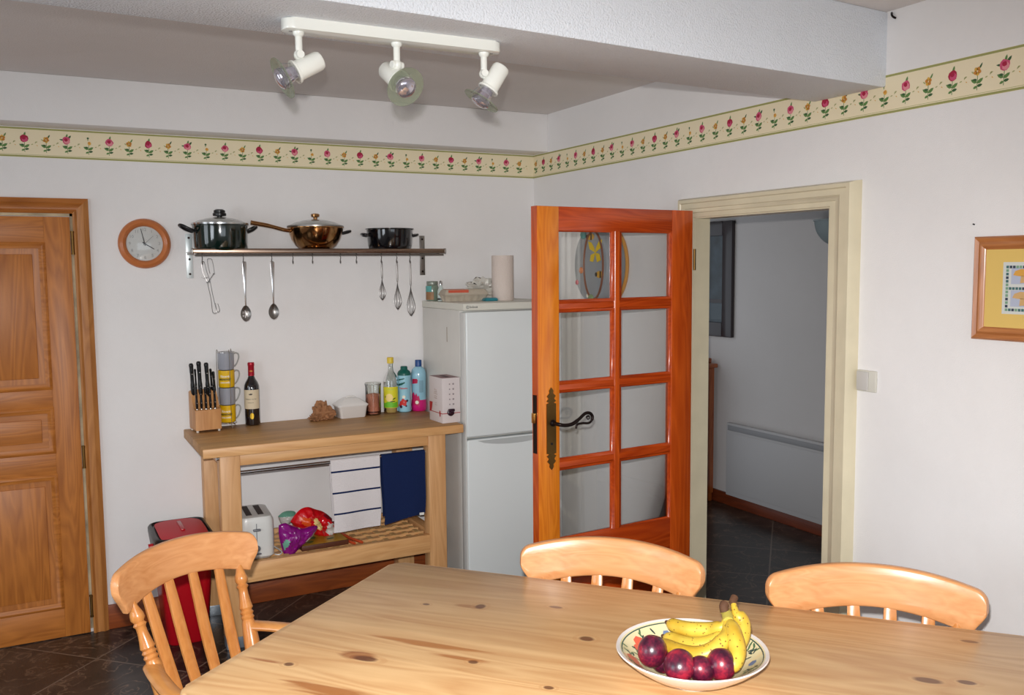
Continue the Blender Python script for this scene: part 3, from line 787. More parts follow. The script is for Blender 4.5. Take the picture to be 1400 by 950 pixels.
# lower shelf : rails and lattice
for (c, d) in ((.024, .052), (LY-.06, LY-.034)): obj('shelf_rail', B((.1585, c, .292), (1.0455, d, .381), .003), M_BX, bt)
for (a, b) in lx: obj('shelf_side_rail', B((a+.02, .1005, .292), (b-.02, LY-.086, .381), .003), M_BY, bt)
SZ = .374
bm = bmesh.new()
for k in range(6): y = .078+k*.072; box(bm, (.150, y-.015, SZ-.030), (1.055, y+.015, SZ-.004))
obj('shelf_cross_slats', bm, M_BX, bt, smooth=0)
bm = bmesh.new(); n = 15
for k in range(n):
    x = .180+k*.0600
    box(bm, (x-.013, .0525, SZ-.026), (x+.013, LY-.0605, SZ-.0145))
    for q in range(6): y = .078+q*.072; box(bm, (x-.0125, y-.0235 if (k+q) % 2 else y-.0135, SZ-.0038), (x+.0125, y+.0235 if (k+q) % 2 else y+.0135, SZ))
obj('shelf_slats', bm, wood('shelf_block_wood', (186, 140, 84), (216, 174, 116), 'Y', .5), bt, smooth=0)

# towels over the rail (bench local -> world)
RX, RY, RZ = BX0, BY0+.070, .782
def towel(name, label, x0, x1, zfront, zback, mats, stripe=(), tilt=0., curl=.0, thick=.006):
    bm = bmesh.new(); nx, rows = 16, []
    path = []
    nf = 40
    for i in range(nf+1): z = zfront+(RZ-zfront)*i/nf; path.append((-.0125-.004*math.sin(i/nf*3), z, i/nf))
    for k in range(1, 7): a = math.pi-math.pi*k/7; path.append((.0125*math.cos(a), RZ+.0125*math.sin(a), 1))
    for i in range(13): z = RZ-(RZ-zback)*i/12; path.append((.0125+.003*math.sin(i/12*3), z, 2))
    for (y, z, t) in path:
        r = []
        for j in range(nx+1):
            s = j/nx; x = x0+(x1-x0)*s
            hang = max(0, (RZ-z))/(RZ-zfront)
            sgn = 1 if t == 2 else -1
            yy = y+sgn*(.004*hang*math.sin(s*7+x0*9)+.005*hang*math.sin(s*3.1+1))
            zz = z+ (tilt*(s-.5)*hang) + curl*hang*math.cos(s*math.pi*1.2)
            r.append(Vector((x+(-.010*hang*(s-.5))+ .006*hang*math.sin(z*14), RY+yy, zz)))
        rows.append(r)
    verts = [[bm.verts.new(p) for p in r] for r in rows]
    for a in range(len(verts)-1):
        t = path[a][2]; z = path[a][1]
        mi = 0
        if t <= 1.0:
            for sz in stripe:
                if abs((z-zfront)/(RZ-zfront)-sz) < .012: mi = 1
        for j in range(nx):
            f = bm.faces.new((verts[a][j], verts[a][j+1], verts[a+1][j+1], verts[a+1][j])); f.material_index = mi
    bmesh.ops.recalc_face_normals(bm, faces=bm.faces)
    bmesh.ops.solidify(bm, geom=bm.faces[:], thickness=thick)
    return tag(obj(name, bm, mats, smooth=60), label, 'towel')
M_TW = mat('white_terry', (226, 219, 218), .95, bump=.5, bscale=300); M_TN = mat('navy_terry', (26, 40, 80), .95, bump=.5, bscale=300, spec=.15)
towel('striped_towel', 'white towel with three navy stripes hanging on the bench rail', -1.366, -1.128, .452, .50, [M_TW, M_TN], (.84, .545, .245), tilt=.002)
tn = towel('navy_towel', 'plain navy blue towel hanging at the right of the bench rail', -1.118, -.897, .468, .50, [M_TN, M_TN], tilt=.016, curl=-.006)
bm = B((-.935, RY-.024, .478), (-.912, RY-.020, .490)); obj('care_label', bm, M_WHITEP, tn)['label'] = 'small white care label'

# ------------------------------------------------------------------ FRIDGE
M_FR = mat('fridge_white', (222, 227, 226), .28, coat=.2); M_FRS = mat('fridge_side_grey', (212, 209, 202), .4, vary=.03)
FX0, FX1, FY0, FZ = -.700, -.150, -.545, 1.50
fg = thing('fridge_freezer', 'tall white two-door fridge freezer behind the glazed door', 'fridge', (FX0, FY0, 0))
w, d = FX1-FX0, -FY0-.02
obj('body', B((0, .05, .03), (w, d, FZ-.035), .004), M_FRS, fg)
tp = obj('top', B((-.002, -.004, FZ-.035), (w+.002, d, FZ), .004), mat('fridge_top_cream', (214, 212, 200), .4), fg)
bm = upright(text_bm('Indesit', .017, .001, 'LEFT'), (.030, -.0045, FZ-.018)); obj('lettering', bm, mat('print_grey', (90, 92, 94), .5), tp)
bm = bmesh.new(); tube(bm, [(.020+.007*math.cos(a), -.0045, FZ-.018+.007*math.sin(a)) for a in np.linspace(0, 6.28, 20)[:-1]], .0011, 5, closed=True); tube(bm, [(.020, -.0045, FZ-.014), (.020, -.0045, FZ-.022)], .0012, 5); obj('emblem', bm, MATS['print_grey'], tp)
def fdoor(z0, z1, scoop_top):
    dr = obj('door', B((.006, -.012, z0), (w-.004, .044, z1), .007, seg=3), M_FR, fg)
    obj('door_seal', B((.012, .0445, z0+.006), (w-.010, .0498, z1-.006)), mat('seal_grey', (120, 120, 118), .6), dr)
    return dr
du = fdoor(.842, FZ-.042, False); dl = fdoor(.06, .828, True)
bm = bmesh.new(); prism(bm, [(.06, .822)]+[(.06+.42*k/12, .822-.030*math.sin(math.pi*k/12)**.6) for k in range(1, 12)]+[(.48, .822)], -.0145, -.0122, 'Y'); obj('handle_recess', bm, mat('fridge_handle', (182, 186, 185), .35), dl)
obj('edge_strip', B((-.0005, -.008, .05), (.0058, .046, FZ-.045), .001), mat('seal_white', (214, 214, 210), .4), fg)
obj('kick_plate', B((.01, .02, 0), (w-.01, d, .0295)), mat('dark_grey', (60, 60, 60), .6), fg)
for k, z in enumerate((1.395, 1.385, 1.375)):
    pass
obj('side_sticker', B((-.0006, .20, 1.30), (0, .206, 1.375)), mat('sticker_brown', (150, 132, 110), .6), fg)

# ------------------------------------------------------------------ PEDAL BIN
M_RED = mat('bin_red', (176, 12, 26), .3, coat=.3); M_BINB = mat('bin_black', (24, 26, 27), .35)
bn = thing('waste_bin', 'tall red bin with black rim and red flap beside the bench', 'bin', (-1.998, -.24, 0))
bm = bmesh.new(); prev = None
LV = [(0, .082, .125), (.01, .088, .132), (.30, .108, .158), (.415, .117, .168)]
for z, hx_, hy_ in LV:
    r = [bm.verts.new((x, y, z)) for x, y in rounded([(-hx_, -hy_), (hx_, -hy_), (hx_, hy_), (-hx_, hy_)], .045, 5)]
    if prev:
        for k in range(len(r)): bm.faces.new((prev[k], prev[(k+1) % len(r)], r[(k+1) % len(r)], r[k]))
    else: bm.faces.new(r)
    prev = r
bm.faces.new(prev); obj('body', bm, M_RED, bn)
bm = bmesh.new(); prev = None
for z, hx_, hy_, c in [(.4155, .121, .173, .05), (.47, .128, .180, .05), (.485, .128, .180, .05), (.497, .121, .172, .05), (.500, .113, .164, .045), (.490, .109, .160, .04)]:
    r = [bm.verts.new((x, y, z)) for x, y in rounded([(-hx_, -hy_), (hx_, -hy_), (hx_, hy_), (-hx_, hy_)], c, 5)]
    if prev:
        for k in range(len(r)): bm.faces.new((prev[k], prev[(k+1) % len(r)], r[(k+1) % len(r)], r[k]))
    else: bm.faces.new(r)
    prev = r
bm.faces.new(prev); obj('rim', bm, M_BINB, bn)
bm = bmesh.new(); rows = []
for i in range(13):
    y = -.155+.310*i/12; r = []
    for j in range(9):
        x = -.103+.206*j/8; cx_ = 1-(abs(i-6)/6)**6*.12
        r.append(bm.verts.new((x*cx_, y, .497+.012*math.cos((y)/.155*1.2)-.008*(abs(x)/.103)**4)))
    rows.append(r)
for a, b in zip(rows[:-1], rows[1:]):
    for k in range(8): bm.faces.new((a[k], a[k+1], b[k+1], b[k]))
bmesh.ops.recalc_face_normals(bm, faces=bm.faces); bmesh.ops.solidify(bm, geom=bm.faces[:], thickness=.004)
fl_ = obj('flap', bm, mat('flap_red', (196, 24, 42), .5), bn)
bm = B((-.008, -.075, .506), (.010, .075, .515), .004); obj('flap_grip', bm, M_RED, fl_)
bm = bmesh.new(); tube(bm, [(-.125, -.05, .447), (-.145, -.05, .445)], .014, 14); obj('latch', bm, M_RED, bn)

# ------------------------------------------------------------------ WALL SHELF WITH PANS
sh = thing('pan_shelf', 'narrow steel wall shelf carrying three pans above the bench', 'shelf', (-1.895, 0, 1.76))
SL = 1.245
obj('shelf_plate', B((.004, -.212, -.006), (SL, -.004, -.001)), M_STEEL, sh)
bm = B((0, -.228, -.012), (SL, -.213, .012), .004); obj('front_rail', bm, mat('rail_bronze_steel', (150, 128, 112), .25, 1), sh)
for x in (.0, SL-.001): obj('rail_cap', B((x-.004, -.2295, -.0135), (x+.003, -.2115, .0135), .002), M_STEELD, sh)
obj('hanging_rail', T([(.01, -.2205, -.0185), (SL-.01, -.2205, -.0185)], .0045, 8), M_STEELD, sh)
for x in (.003, SL-.05-.04):
    x = .003 if x < .1 else 1.192
    b1 = obj('bracket', B((x, -.004, -.125), (x+.030, 0, .085), .001), M_STEELD if x > 1 else mat('bracket_bright', (216, 224, 224), .35, .4), sh)
    obj('bracket_arm', B((x+.004, -.21, -.016), (x+.026, -.0045, -.0065), .001), M_STEELD, b1)
    for z in (.066, -.035, -.105): obj('screw', T([(x+.015, -.004, z), (x+.015, -.0065, z)], .0055, 10), M_DARKIRON, b1)
HY = -.2205; HZ = 1.76-.0185
M_HOOK = mat('hook_steel', (120, 118, 116), .3, 1)
HOOKX = [-1.854, -1.671, -1.540, -1.440, -1.345, -1.207, -1.126, -.997, -.916, -.845]
WHAT = ['holding the wire tongs, leftmost on the rail', 'holding the slotted spoon', 'holding the plain serving spoon', 'empty, just right of the plain serving spoon', 'empty, beneath the left side of the steel wok', 'empty, beneath the right side of the steel wok', 'empty, left of the whisks', 'holding the smallest whisk', 'holding the middle whisk', 'holding the largest whisk']
proto = None
for x, wt in zip(HOOKX, WHAT):
    if proto is None:
        pts = [(.0, .0, -.004)]
        top = [(0, .0065*math.cos(a)+0, .0065*math.sin(a)) for a in np.linspace(R(-60), R(200), 12)]
        bot = [(0, .0065*math.cos(a), -.034+.0065*math.sin(a)) for a in np.linspace(R(0), R(-230), 12)]
        proto = obj('s_hook', T(top[::-1][::-1][::-1]+[(0, .0065, -.018)][:0]+[(0, -.006, -.012), (0, .003, -.024)]+bot, .0018, 6), M_HOOK)
        o = proto
    else: o = proto.copy(); col.objects.link(o)
    o.location = (x, HY, HZ); tag(o, 'small steel hook on the shelf rail, '+wt, 'hook', 'hooks on the shelf rail')
UZ = HZ-.040     # where hung tools rest
# wire tongs
def px(x, y, Y=HY): return tuple(at(x, y, 'y', Y))
def pxy(x, y, dy=0.): p = at(x, y, 'y', HY); return (p.x, p.y+dy, p.z)
bm = bmesh.new()
tube(bm, smooth_path([pxy(284, 386), pxy(278, 374, .003), pxy(275.5, 361, .004), pxy(277, 358.5, .004), pxy(279.5, 358.5, .004), pxy(283, 372, .003), pxy(287, 384), pxy(291, 404, -.002), pxy(296, 424, -.004), pxy(299, 426, -.004), pxy(300, 423, -.004), pxy(297.5, 415, -.004)], 5), .0013, 6)
tube(bm, smooth_path([pxy(291, 374, -.002), pxy(293, 373, -.002), pxy(290, 356, -.002), pxy(286.5, 353.5, -.002), pxy(283.5, 355, -.002), pxy(285, 366, -.002), pxy(287, 374, -.003)], 5), .0013, 6)
tube(bm, smooth_path([pxy(293, 373), pxy(286, 383, -.004), pxy(284, 388, -.004), pxy(288, 408, -.008), pxy(290, 425, -.010), pxy(293, 428, -.010), pxy(296, 425, -.010), pxy(294, 414, -.010)], 5), .0013, 6)
tube(bm, smooth_path([pxy(275.5, 378), pxy(279, 380, -.002), pxy(284, 379, -.002)], 4), .0013, 6)
tube(bm, [pxy(282, 386, -.004), pxy(286.5, 385, -.004)], .002, 6)
tg = obj('wire_tongs', bm, M_HOOK); tag(tg, 'thin wire serving tongs hanging at the left of the shelf', 'tongs')
# spoons
def spoon(name, label, x, ztop, zbot, slotted):
    t = thing(name, label, 'spoon', (x, HY-.007, ztop))
    L_ = ztop-zbot; bl = .075
    bm = bmesh.new()
    # handle: tapering flat strip with hole
    hz = -(L_-bl)
    ol = [(-.0095, .006), (-.007, .010), (.007, .010), (.0095, .006), (.008, -.03), (.0045, -.115), (.003, hz), (-.003, hz), (-.0045, -.115), (-.008, -.03)]
    b = bmesh.new(); prism(b, ol, -.0012, .0012, 'Y', bev=.0005); merge(bm, b)
    obj('handle', bm, M_STEEL, t)
    bm = bmesh.new(); rows = []; n = 14
    for i in range(n+1):
        v = i/n; w_ = .0265*math.sin(math.pi*min(1, (v*.96+.04)))**.62*(.82+.3*v)*.95
        if i in (0,): w_ = .003
        r = []
        for j in range(11):
            s = -1+2*j/10
            dep = .012*(1-s*s)*math.sin(math.pi*v)
            r.append(bm.verts.new((w_*s, dep*.9+.0, hz-bl*v+.002)))
        rows.append(r)
    for a in range(n):
        for j in range(10):
            if slotted and 3 <= a <= 10 and j in ((2, 4, 5, 7) if a % 4 < 3 else ()): 
                if j != 5 and j != 4 or True:
                    if j in (2, 7) and (a < 5 or a > 9): pass
                    elif j in (2, 7, 4): continue
            bm.faces.new((rows[a][j], rows[a][j+1], rows[a+1][j+1], rows[a+1][j]))
    bmesh.ops.recalc_face_normals(bm, faces=bm.faces); bmesh.ops.solidify(bm, geom=bm.faces[:], thickness=.0012)
    obj('bowl', bm, M_STEELD, t)
    return t
spoon('slotted_spoon', 'steel slotted spoon hanging from the shelf rail', -1.669, UZ, 1.431, True)
spoon('serving_spoon', 'plain steel serving spoon hanging right of the slotted one', -1.540, UZ, 1.436, False)
def whisk(label, x, zbot, w_, hl):
    t = thing('whisk', label, 'whisk', (x, HY-.006, UZ), group='whisks on the shelf rail')
    L_ = UZ-zbot
    bm = bmesh.new(); tube(bm, [(.004*math.cos(a), 0, .002+.004*math.sin(a)) for a in np.linspace(0, 6.28, 14)[:-1]], .0009, 6, closed=True)
    lathe_between(bm, (0, 0, -.003), (0, 0, -hl), [(0, .003), (.1, .0042), (.9, .0042), (1, .003)], 12); obj('handle', bm, M_STEELD, t)
    bm = bmesh.new()
    for k in range(4):
        a = math.pi*k/4+.2; pts = []
        for q in range(25):
            u = q/24; th_ = math.pi*u
            s = math.sin(th_)
            zz = -hl+.004-(L_-hl)*(.5-.5*math.cos(th_*1.0)) if u <= .5 else None
            v = (.5-.5*math.cos(2*math.pi*u))           # 0..1..0 down and back
            rr = w_*math.sin(math.pi*min(1, v**1.25*.5+.0)) if False else w_*(math.sin(math.pi*v**1.9)**.9 if v < 1 else 0)
            sg = 1 if u < .5 else -1
            pts.append((sg*rr*math.cos(a), sg*rr*math.sin(a), -hl+.004-(L_-hl)*v))
        tube(bm, pts, .0011, 5)
    obj('wires', bm, M_HOOK, t)
whisk('small balloon whisk, shortest of the three on the rail', -.998, 1.512, .017, .078)
whisk('medium balloon whisk between the short and the long one', -.917, 1.462, .020, .096)
whisk('large balloon whisk, longest and rightmost of the three', -.846, 1.427, .022, .116)

# pans
SZT = 1.76
M_GREEN = mat('dark_green_enamel', (4, 26, 20), .12, coat=.8, spec=.7); M_PBLK = mat('black_enamel', (10, 10, 14), .12, coat=.8)
M_WOK = mat('warm_polished_steel', (172, 128, 84), .12, 1); M_LIDG = glass_pane('lid_glass', (.88, .9, .88), 1.5)
M_ORRED = M_OR_Z
def side_handle(t, x, z, s, mt, L_=.05, up=.022):
    bm = bmesh.new()
    tube(bm, smooth_path([(s*x, -.03, z), (s*(x+L_*.5), -.032, z+up*.4), (s*(x+L_), -.018, z+up), (s*(x+L_), .018, z+up), (s*(x+L_*.5), .032, z+up*.4), (s*x, .03, z)], 5), .0065, 10)
    obj('side_handle', bm, mt, t)
t = thing('cooking_pot', 'dark green lidded cooking pot at the left of the shelf', 'pot', (-1.752, -.118, SZT), R(10))
bm = bmesh.new(); lathe(bm, [(0, 0), (.106, 0), (.116, .006), (.122, .02), (.124, .10), (.124, .118), (.126, .120), (.126, .123), (.121, .123), (.120, .02), (.104, .006), (0, .006)], 48, cap=False); obj('pan_body', bm, M_GREEN, t)
bm = bmesh.new(); lathe(bm, [(.129, .124), (.129, .131), (.122, .1335), (.118, .1325), (.120, .124)], 48, cap=False); ld = obj('lid_rim', bm, M_STEEL, t)
bm = bmesh.new(); lathe(bm, [(.121, .132), (.10, .143), (.06, .154), (.02, .159), (0, .160)], 48, cap=False); obj('lid_glass', bm, mat('smoky_lid', (150, 152, 146), .15, coat=.5, spec=.8), t)
bm = bmesh.new(); lathe(bm, [(.012, .158), (.012, .163), (.030, .166), (.031, .176), (.026, .180), (.026, .190), (.016, .196), (0, .197)], 28, cap=False); obj('lid_knob', bm, M_BLACK, t)
side_handle(t, .120, .090, -1, M_BLACK, .062, .028); side_handle(t, .120, .090, 1, M_BLACK, .05, .026)
t = thing('steel_wok', 'shiny bronze-toned steel wok with glass lid in the middle of the shelf', 'wok', (-1.297, -.118, SZT))
bm = bmesh.new(); lathe(bm, [(0, 0), (.055, 0), (.072, .006), (.098, .028), (.118, .058), (.130, .092), (.134, .112), (.138, .115), (.138, .118), (.132, .118), (.126, .092), (.114, .06), (.094, .032), (.07, .010), (0, .004)], 48, cap=False); obj('pan_body', bm, M_WOK, t)
bm = bmesh.new(); lathe(bm, [(.137, .119), (.137, .124), (.130, .127), (.126, .124), (.128, .119)], 48, cap=False); obj('lid_rim', bm, M_STEELD, t)
bm = bmesh.new(); lathe(bm, [(.131, .126), (.10, .140), (.06, .151), (.02, .156), (0, .157)], 48, cap=False); obj('lid_glass', bm, MATS['smoky_lid'], t)
bm = bmesh.new(); lathe(bm, [(.010, .156), (.010, .166), (.020, .169), (.0215, .180), (.016, .184), (0, .186)], 28, cap=False); obj('lid_knob', bm, M_WOK, t)
bm = bmesh.new(); tube(bm, smooth_path([(-.125, -.02, .098), (-.165, -.025, .104), (-.24, -.03, .122), (-.320, -.035, .135)], 6), [.0085]*6+[.009]*6+[.010]*6+[.011], 12, flat=.6); obj('long_handle', bm, M_WOK, t)
side_handle(t, .125, .088, 1, M_BLACK, .045, .012)
t = thing('black_pan', 'open black two-handled pan at the right of the shelf', 'pan', (-.912, -.118, SZT))
bm = bmesh.new(); lathe(bm, [(0, 0), (.092, 0), (.104, .008), (.112, .03), (.118, .108), (.124, .112), (.124, .115), (.116, .115), (.108, .03), (.090, .006), (0, .005)], 48, cap=False); obj('pan_body', bm, M_PBLK, t)
side_handle(t, .112, .078, -1, M_PBLK, .034, .008); side_handle(t, .112, .078, 1, M_PBLK, .034, .008)

# ------------------------------------------------------------------ WALL CLOCK
ck = thing('wall_clock', 'round wall clock with an orange wooden rim', 'clock', (-2.073, -.001, 1.798))
def ringY(prof, seg=64):
    bm = bmesh.new(); lathe(bm, prof, seg, cap=False)
    bmesh.ops.transform(bm, matrix=Matrix.Rotation(R(90), 4, 'X'), verts=bm.verts); return bm   # +z -> -y
obj('rim', ringY([(.112, 0), (.115, .006), (.1145, .014), (.106, .024), (.096, .028), (.086, .024), (.080, .016), (.079, .010), (.079, .0)]), mat('clock_wood', (190, 112, 62), .35, coat=.3, vary=.08), ck)
dial = obj('dial', ringY([(0, .008), (.0795, .008), (.0795, .0), (0, 0)]), mat('clock_dial', (204, 204, 200), .5), ck)
M_NUM = mat('numeral_grey', (150, 150, 148), .5)
for k in range(1, 13):
    a = R(90-30*k); bm = upright(text_bm(str(k), .020, .0006), (.064*math.cos(a), -.0086, .064*math.sin(a))); obj('numeral', bm, M_NUM, dial, smooth=0)
def hand(name, ang_cw, L_, w_, y):
    bm = bmesh.new(); prism(bm, [(-w_, -.010), (w_, -.010), (w_*.6, L_), (-w_*.6, L_)], -y-.0008, -y, 'Y')
    bmesh.ops.transform(bm, matrix=Matrix.Rotation(R(ang_cw), 4, 'Y'), verts=bm.verts); obj(name, bm, mat('clock_hands', (48, 48, 52), .5), ck, smooth=0)
hand('hour_hand', 122, .048, .0030, .0095); hand('minute_hand', 348, .070, .0024, .0108); hand('second_hand', 47, .052, .0008, .012)
bm = ringY([(0, .0135), (.005, .0135), (.005, .0095), (0, .0095)], 16); obj('hub', bm, mat('clock_hands', (48, 48, 52), .5), ck)
obj('glass', ringY([(0, .0240), (.02, .0234), (.04, .0215), (.06, .0186), (.0788, .0145), (.0788, .0138), (.06, .0178), (.04, .0206), (0, .0232)]), glass_pane('clock_glass', (1, 1, 1), .0), ck)
# ------------------------------------------------------------------ THINGS ON THE BENCH
BZ = BZT + .0005
def X_at(px_, y, py_=560): return at(px_, py_, 'y', y).x
M_BLOCK = wood('knife_block_wood', (176, 118, 68), (206, 152, 98), 'Z', .45, line=.2)
kb = thing('knife_block', 'light wooden knife block at the left end of the bench', 'knife block', (-1.847, -.088, BZ), R(6))
bm = bmesh.new(); prism(bm, [(-.058, .010), (-.058, .105), (-.030, .112), (-.008, .150), (.020, .195), (.055, .185), (.055, .010)], -.060, .060, 'X', bev=.003); obj('block', bm, M_BLOCK, kb)
for x in (-.05, .05):
    for y in (-.048, .045): obj('foot', T([(x, y, 0), (x, y, .0098)], .006, 10), mat('clear_foot', (206, 196, 184), .3), kb)
M_KN = mat('knife_handle_black', (16, 16, 18), .28, coat=.3)
def knife(label, x, y, z0, z1, w_, lean=0.):
    t = thing('kitchen_knife', label, 'knife', (kb.location.x+x, kb.location.y+y, BZ+z0), group='knives in the wooden block')
    h = z1-z0
    bm = bmesh.new()
    P = [(0, 0, .004), (lean*.3, -.001, h*.3), (lean*.6, -.003, h*.62), (lean*.85, -.003, h*.88), (lean, -.001, h)]
    tube(bm, smooth_path(P, 4), [w_*.8]*2+[w_*1.0]*4+[w_*.85]*4+[w_*.95]*3+[w_*1.05]*2+[w_*.9]+[w_*.6], 12, flat=1.5, up=(1, 0, 0)); obj('handle', bm, M_KN, t)
    bm = bmesh.new(); box(bm, (-w_*.7, -.006, -.012), (w_*.7, .006, .0035), bev=.001); obj('bolster', bm, M_STEELD, t)
    for q in (.3, .7): obj('rivet', T([(lean*q, -w_*1.45, h*q), (lean*q, -w_*1.75, h*q)], .0022, 8), M_STEEL, t)
for i, (x, w_, a, b, nm) in enumerate([(-.046, .0100, .155, .322, 'large black-handled knife, leftmost in the tall back row'), (-.012, .0105, .155, .330, 'large black-handled knife, tallest in the back row of the block'), (.022, .0100, .155, .322, 'large black-handled knife, third in the back row nearest the mugs'), (.043, .0058, .17, .290, 'slim black knife standing in the back row of the block'), (.0555, .0064, .16, .276, 'short black-handled knife at the right edge of the block')]):
    knife(nm, x-.002, .012 if i < 3 else .026, a, b, w_, -.006)
knife('thin knife standing between the two leftmost large knives', -.030, .034, .175, .292, .005, -.004)
for i, nm in enumerate(('leftmost', 'second from the left', 'middle', 'fourth from the left', 'rightmost')):
    knife('small steak knife in the front row of the block, '+nm, -.042+i*.0205, -.045, .108, .212, .0062, -.003)

# mugs on a wire stand
MX, MY = -1.738, -.062
M_CHROME = mat('chrome_wire', (210, 208, 204), .12, 1)
st = thing('mug_stand', 'chrome wire stand holding four stacked mugs', 'stand', (MX, MY, BZ))
bm = bmesh.new()
def ringc(r, z, n=32, rad=.0014): tube(bm, [(r*math.cos(a), r*math.sin(a), z) for a in np.linspace(0, 2*math.pi, n+1)[:-1]], rad, 6, closed=True)
ringc(.0415, .366); ringc(.0415, .024)
for k in range(3):
    a = R(-78+120*k); c, s = math.cos(a), math.sin(a)
    tube(bm, smooth_path([(.056*c, .056*s, .0015), (.050*c, .050*s, .012), (.0425*c, .0425*s, .024), (.0425*c, .0425*s, .20), (.0425*c, .0425*s, .366), (.036*c, .036*s, .3685)], 5), .0015, 6)
    tube(bm, [(0, 0, .0225), (.042*c, .042*s, .0235)], .0014, 6)
obj('wire_frame', bm, M_CHROME, st)
M_MG = mat('mug_grey', (150, 152, 160), .3, coat=.4); M_MY = mat('mug_yellow', (224, 178, 14), .3, coat=.4); M_MH = mat('mug_handle_grey', (168, 168, 164), .3, coat=.4)
M_WPR = mat('print_white', (236, 230, 210), .5); M_OPR = mat('print_olive', (104, 92, 20), .5)
for k in range(4):
    yel = k in (0, 2)
    nm = {3: 'plain grey mug at the top of the stack', 2: 'yellow lettered mug, second from the top of the stack', 1: 'plain grey mug between the two yellow mugs', 0: 'yellow lettered mug at the bottom of the stack'}[k]
    t = thing('mug', nm, 'mug', (MX, MY, BZ+.0255+k*.0845), group='mugs stacked on the wire stand')
    bm = bmesh.new(); lathe(bm, [(0, 0), (.028, 0), (.0355, .004), (.0375, .012), (.0385, .084), (.0375, .0845), (.0365, .080), (.035, .012), (0, .006)], 40, cap=False); obj('cup', bm, M_MY if yel else M_MG, t)
    a0 = R(8); bm = tube(bmesh.new(), smooth_path([((.037+dx)*math.cos(a0), (.037+dx)*math.sin(a0), z) for dx, z in ((0, .075), (.012, .080), (.024, .074), (.026, .056), (.018, .034), (.009, .020), (0, .014))], 5), .0035, 8, flat=1.3); obj('mug_handle', bm, M_MH, t)
    if yel:
        a1 = R(-112)
        bm = wrap(text_bm('Ricoré', .016, .0006, bold=.0004), .0392, a1, .057); obj('lettering', bm, M_WPR, t, smooth=0)
        bm = wrap(text_bm('BREAKFAST', .0115, .0006, bold=.0007), .0392, a1, .042); obj('lettering', bm, M_OPR, t, smooth=0)
        bm = wrap(text_bm('CHICORÉE', .0095, .0006, bold=.0003), .0392, a1, .027); obj('lettering', bm, M_WPR, t, smooth=0)

# wine bottle
wb_ = thing('wine_bottle', 'dark red-wine bottle with cream label and red capsule', 'bottle', (-1.618, -.050, BZ))
bm = bmesh.new(); lathe(bm, [(0, .006), (.028, 0), (.0355, .004), (.0365, .012), (.0368, .175), (.0355, .195), (.029, .212), (.019, .228), (.0145, .24), (.0142, .290), (0, .290)], 44, cap=False); obj('glass', bm, mat('wine_glass_dark', (14, 10, 18), .08, coat=1, spec=.8), wb_)
bm = bmesh.new(); lathe(bm, [(.0152, .243), (.0150, .290), (.0162, .293), (.0162, .303), (.0145, .308), (0, .309)], 32, cap=False); cp = obj('capsule', bm, mat('capsule_red', (170, 22, 44), .3, .3), wb_)
bm = wrap(text_bm('VIN', .011, .0005), .0155, R(-106), 0)
for v in bm.verts: v.co.z += 0
bmesh.ops.translate(bm, verts=bm.verts, vec=(0, 0, .266)); obj('lettering', bm, mat('print_gold', (220, 170, 80), .4, .5), cp, smooth=0)
LA = R(-112)
bm = cyl_band(bmesh.new(), .0373, .083, .176, LA-1.25, LA+1.25); lb = obj('label', bm, mat('label_cream', (214, 198, 168), .7), wb_, smooth=60)
M_PD = mat('print_dark', (70, 60, 56), .6)
bm = bmesh.new(); wrap_patch(bm, [(-.008, .153), (-.003, .151), (.004, .151), (.009, .154), (.007, .160), (.003, .157), (.000, .161), (-.003, .156), (-.007, .159)], .0373, LA, 0); obj('emblem', bm, M_PD, lb, smooth=0)
obj('lettering', wrap(text_bm('Château du Sol', .0088, .0005), .0376, LA, .131), M_PD, lb, smooth=0)
obj('lettering', wrap(text_bm('BORDEAUX', .0055, .0005), .0376, LA, .113), M_PD, lb, smooth=0)
bm = bmesh.new(); wrap_patch(bm, circ(.004, .048, .0095, .0155, 20), .0370, LA, 0); md = obj('medal_sticker', bm, mat('gold_foil', (214, 176, 60), .3, .8), wb_, smooth=0)

# crumpled brown paper bag
def blob_mesh(rx, ry, rz, seed, seg=36, rings=22, amp=.18, freq=3.0, flat_bottom=True, ridge=True):
    from mathutils import noise
    bm = bmesh.new(); sphere(bm, (0, 0, 0), 1, seg, rings)
    for v in bm.verts:
        d = v.co.normalized()
        n = noise.noise(d*freq+Vector((seed, 0, 0))); n2 = abs(noise.noise(d*freq*2.3+Vector((0, seed, 0))))
        k = 1+amp*(n*1.4 - (n2*1.2 if ridge else 0))
        v.co = Vector((d.x*rx*k, d.y*ry*k, d.z*rz*k))
        if flat_bottom: v.co.z = max(v.co.z, -rz*.72)
    zmin = min(v.co.z for v in bm.verts)
    for v in bm.verts: v.co.z -= zmin
    return bm
bg = thing('paper_bag', 'crumpled brown paper bag on the bench beside the butter dish', 'paper bag', (-1.272, -.075, BZ))
M_KRAFT = mat('kraft_paper', (158, 110, 74), .85, vary=.15, bump=.4, bscale=60)
bm = blob_mesh(.060, .045, .052, 3.3, amp=.32, freq=2.4)
for v in bm.verts:
    if v.co.z > .050: v.co.z += (v.co.z-.050)*.1; v.co.x = v.co.x*.8-.008
obj('bag_body', bm, M_KRAFT, bg, smooth=25)
bm = blob_mesh(.030, .030, .016, 8.1, amp=.5, freq=3); bmesh.ops.translate(bm, verts=bm.verts, vec=(-.048, -.012, 0)); obj('folded_flap', bm, M_KRAFT, bg, smooth=25)

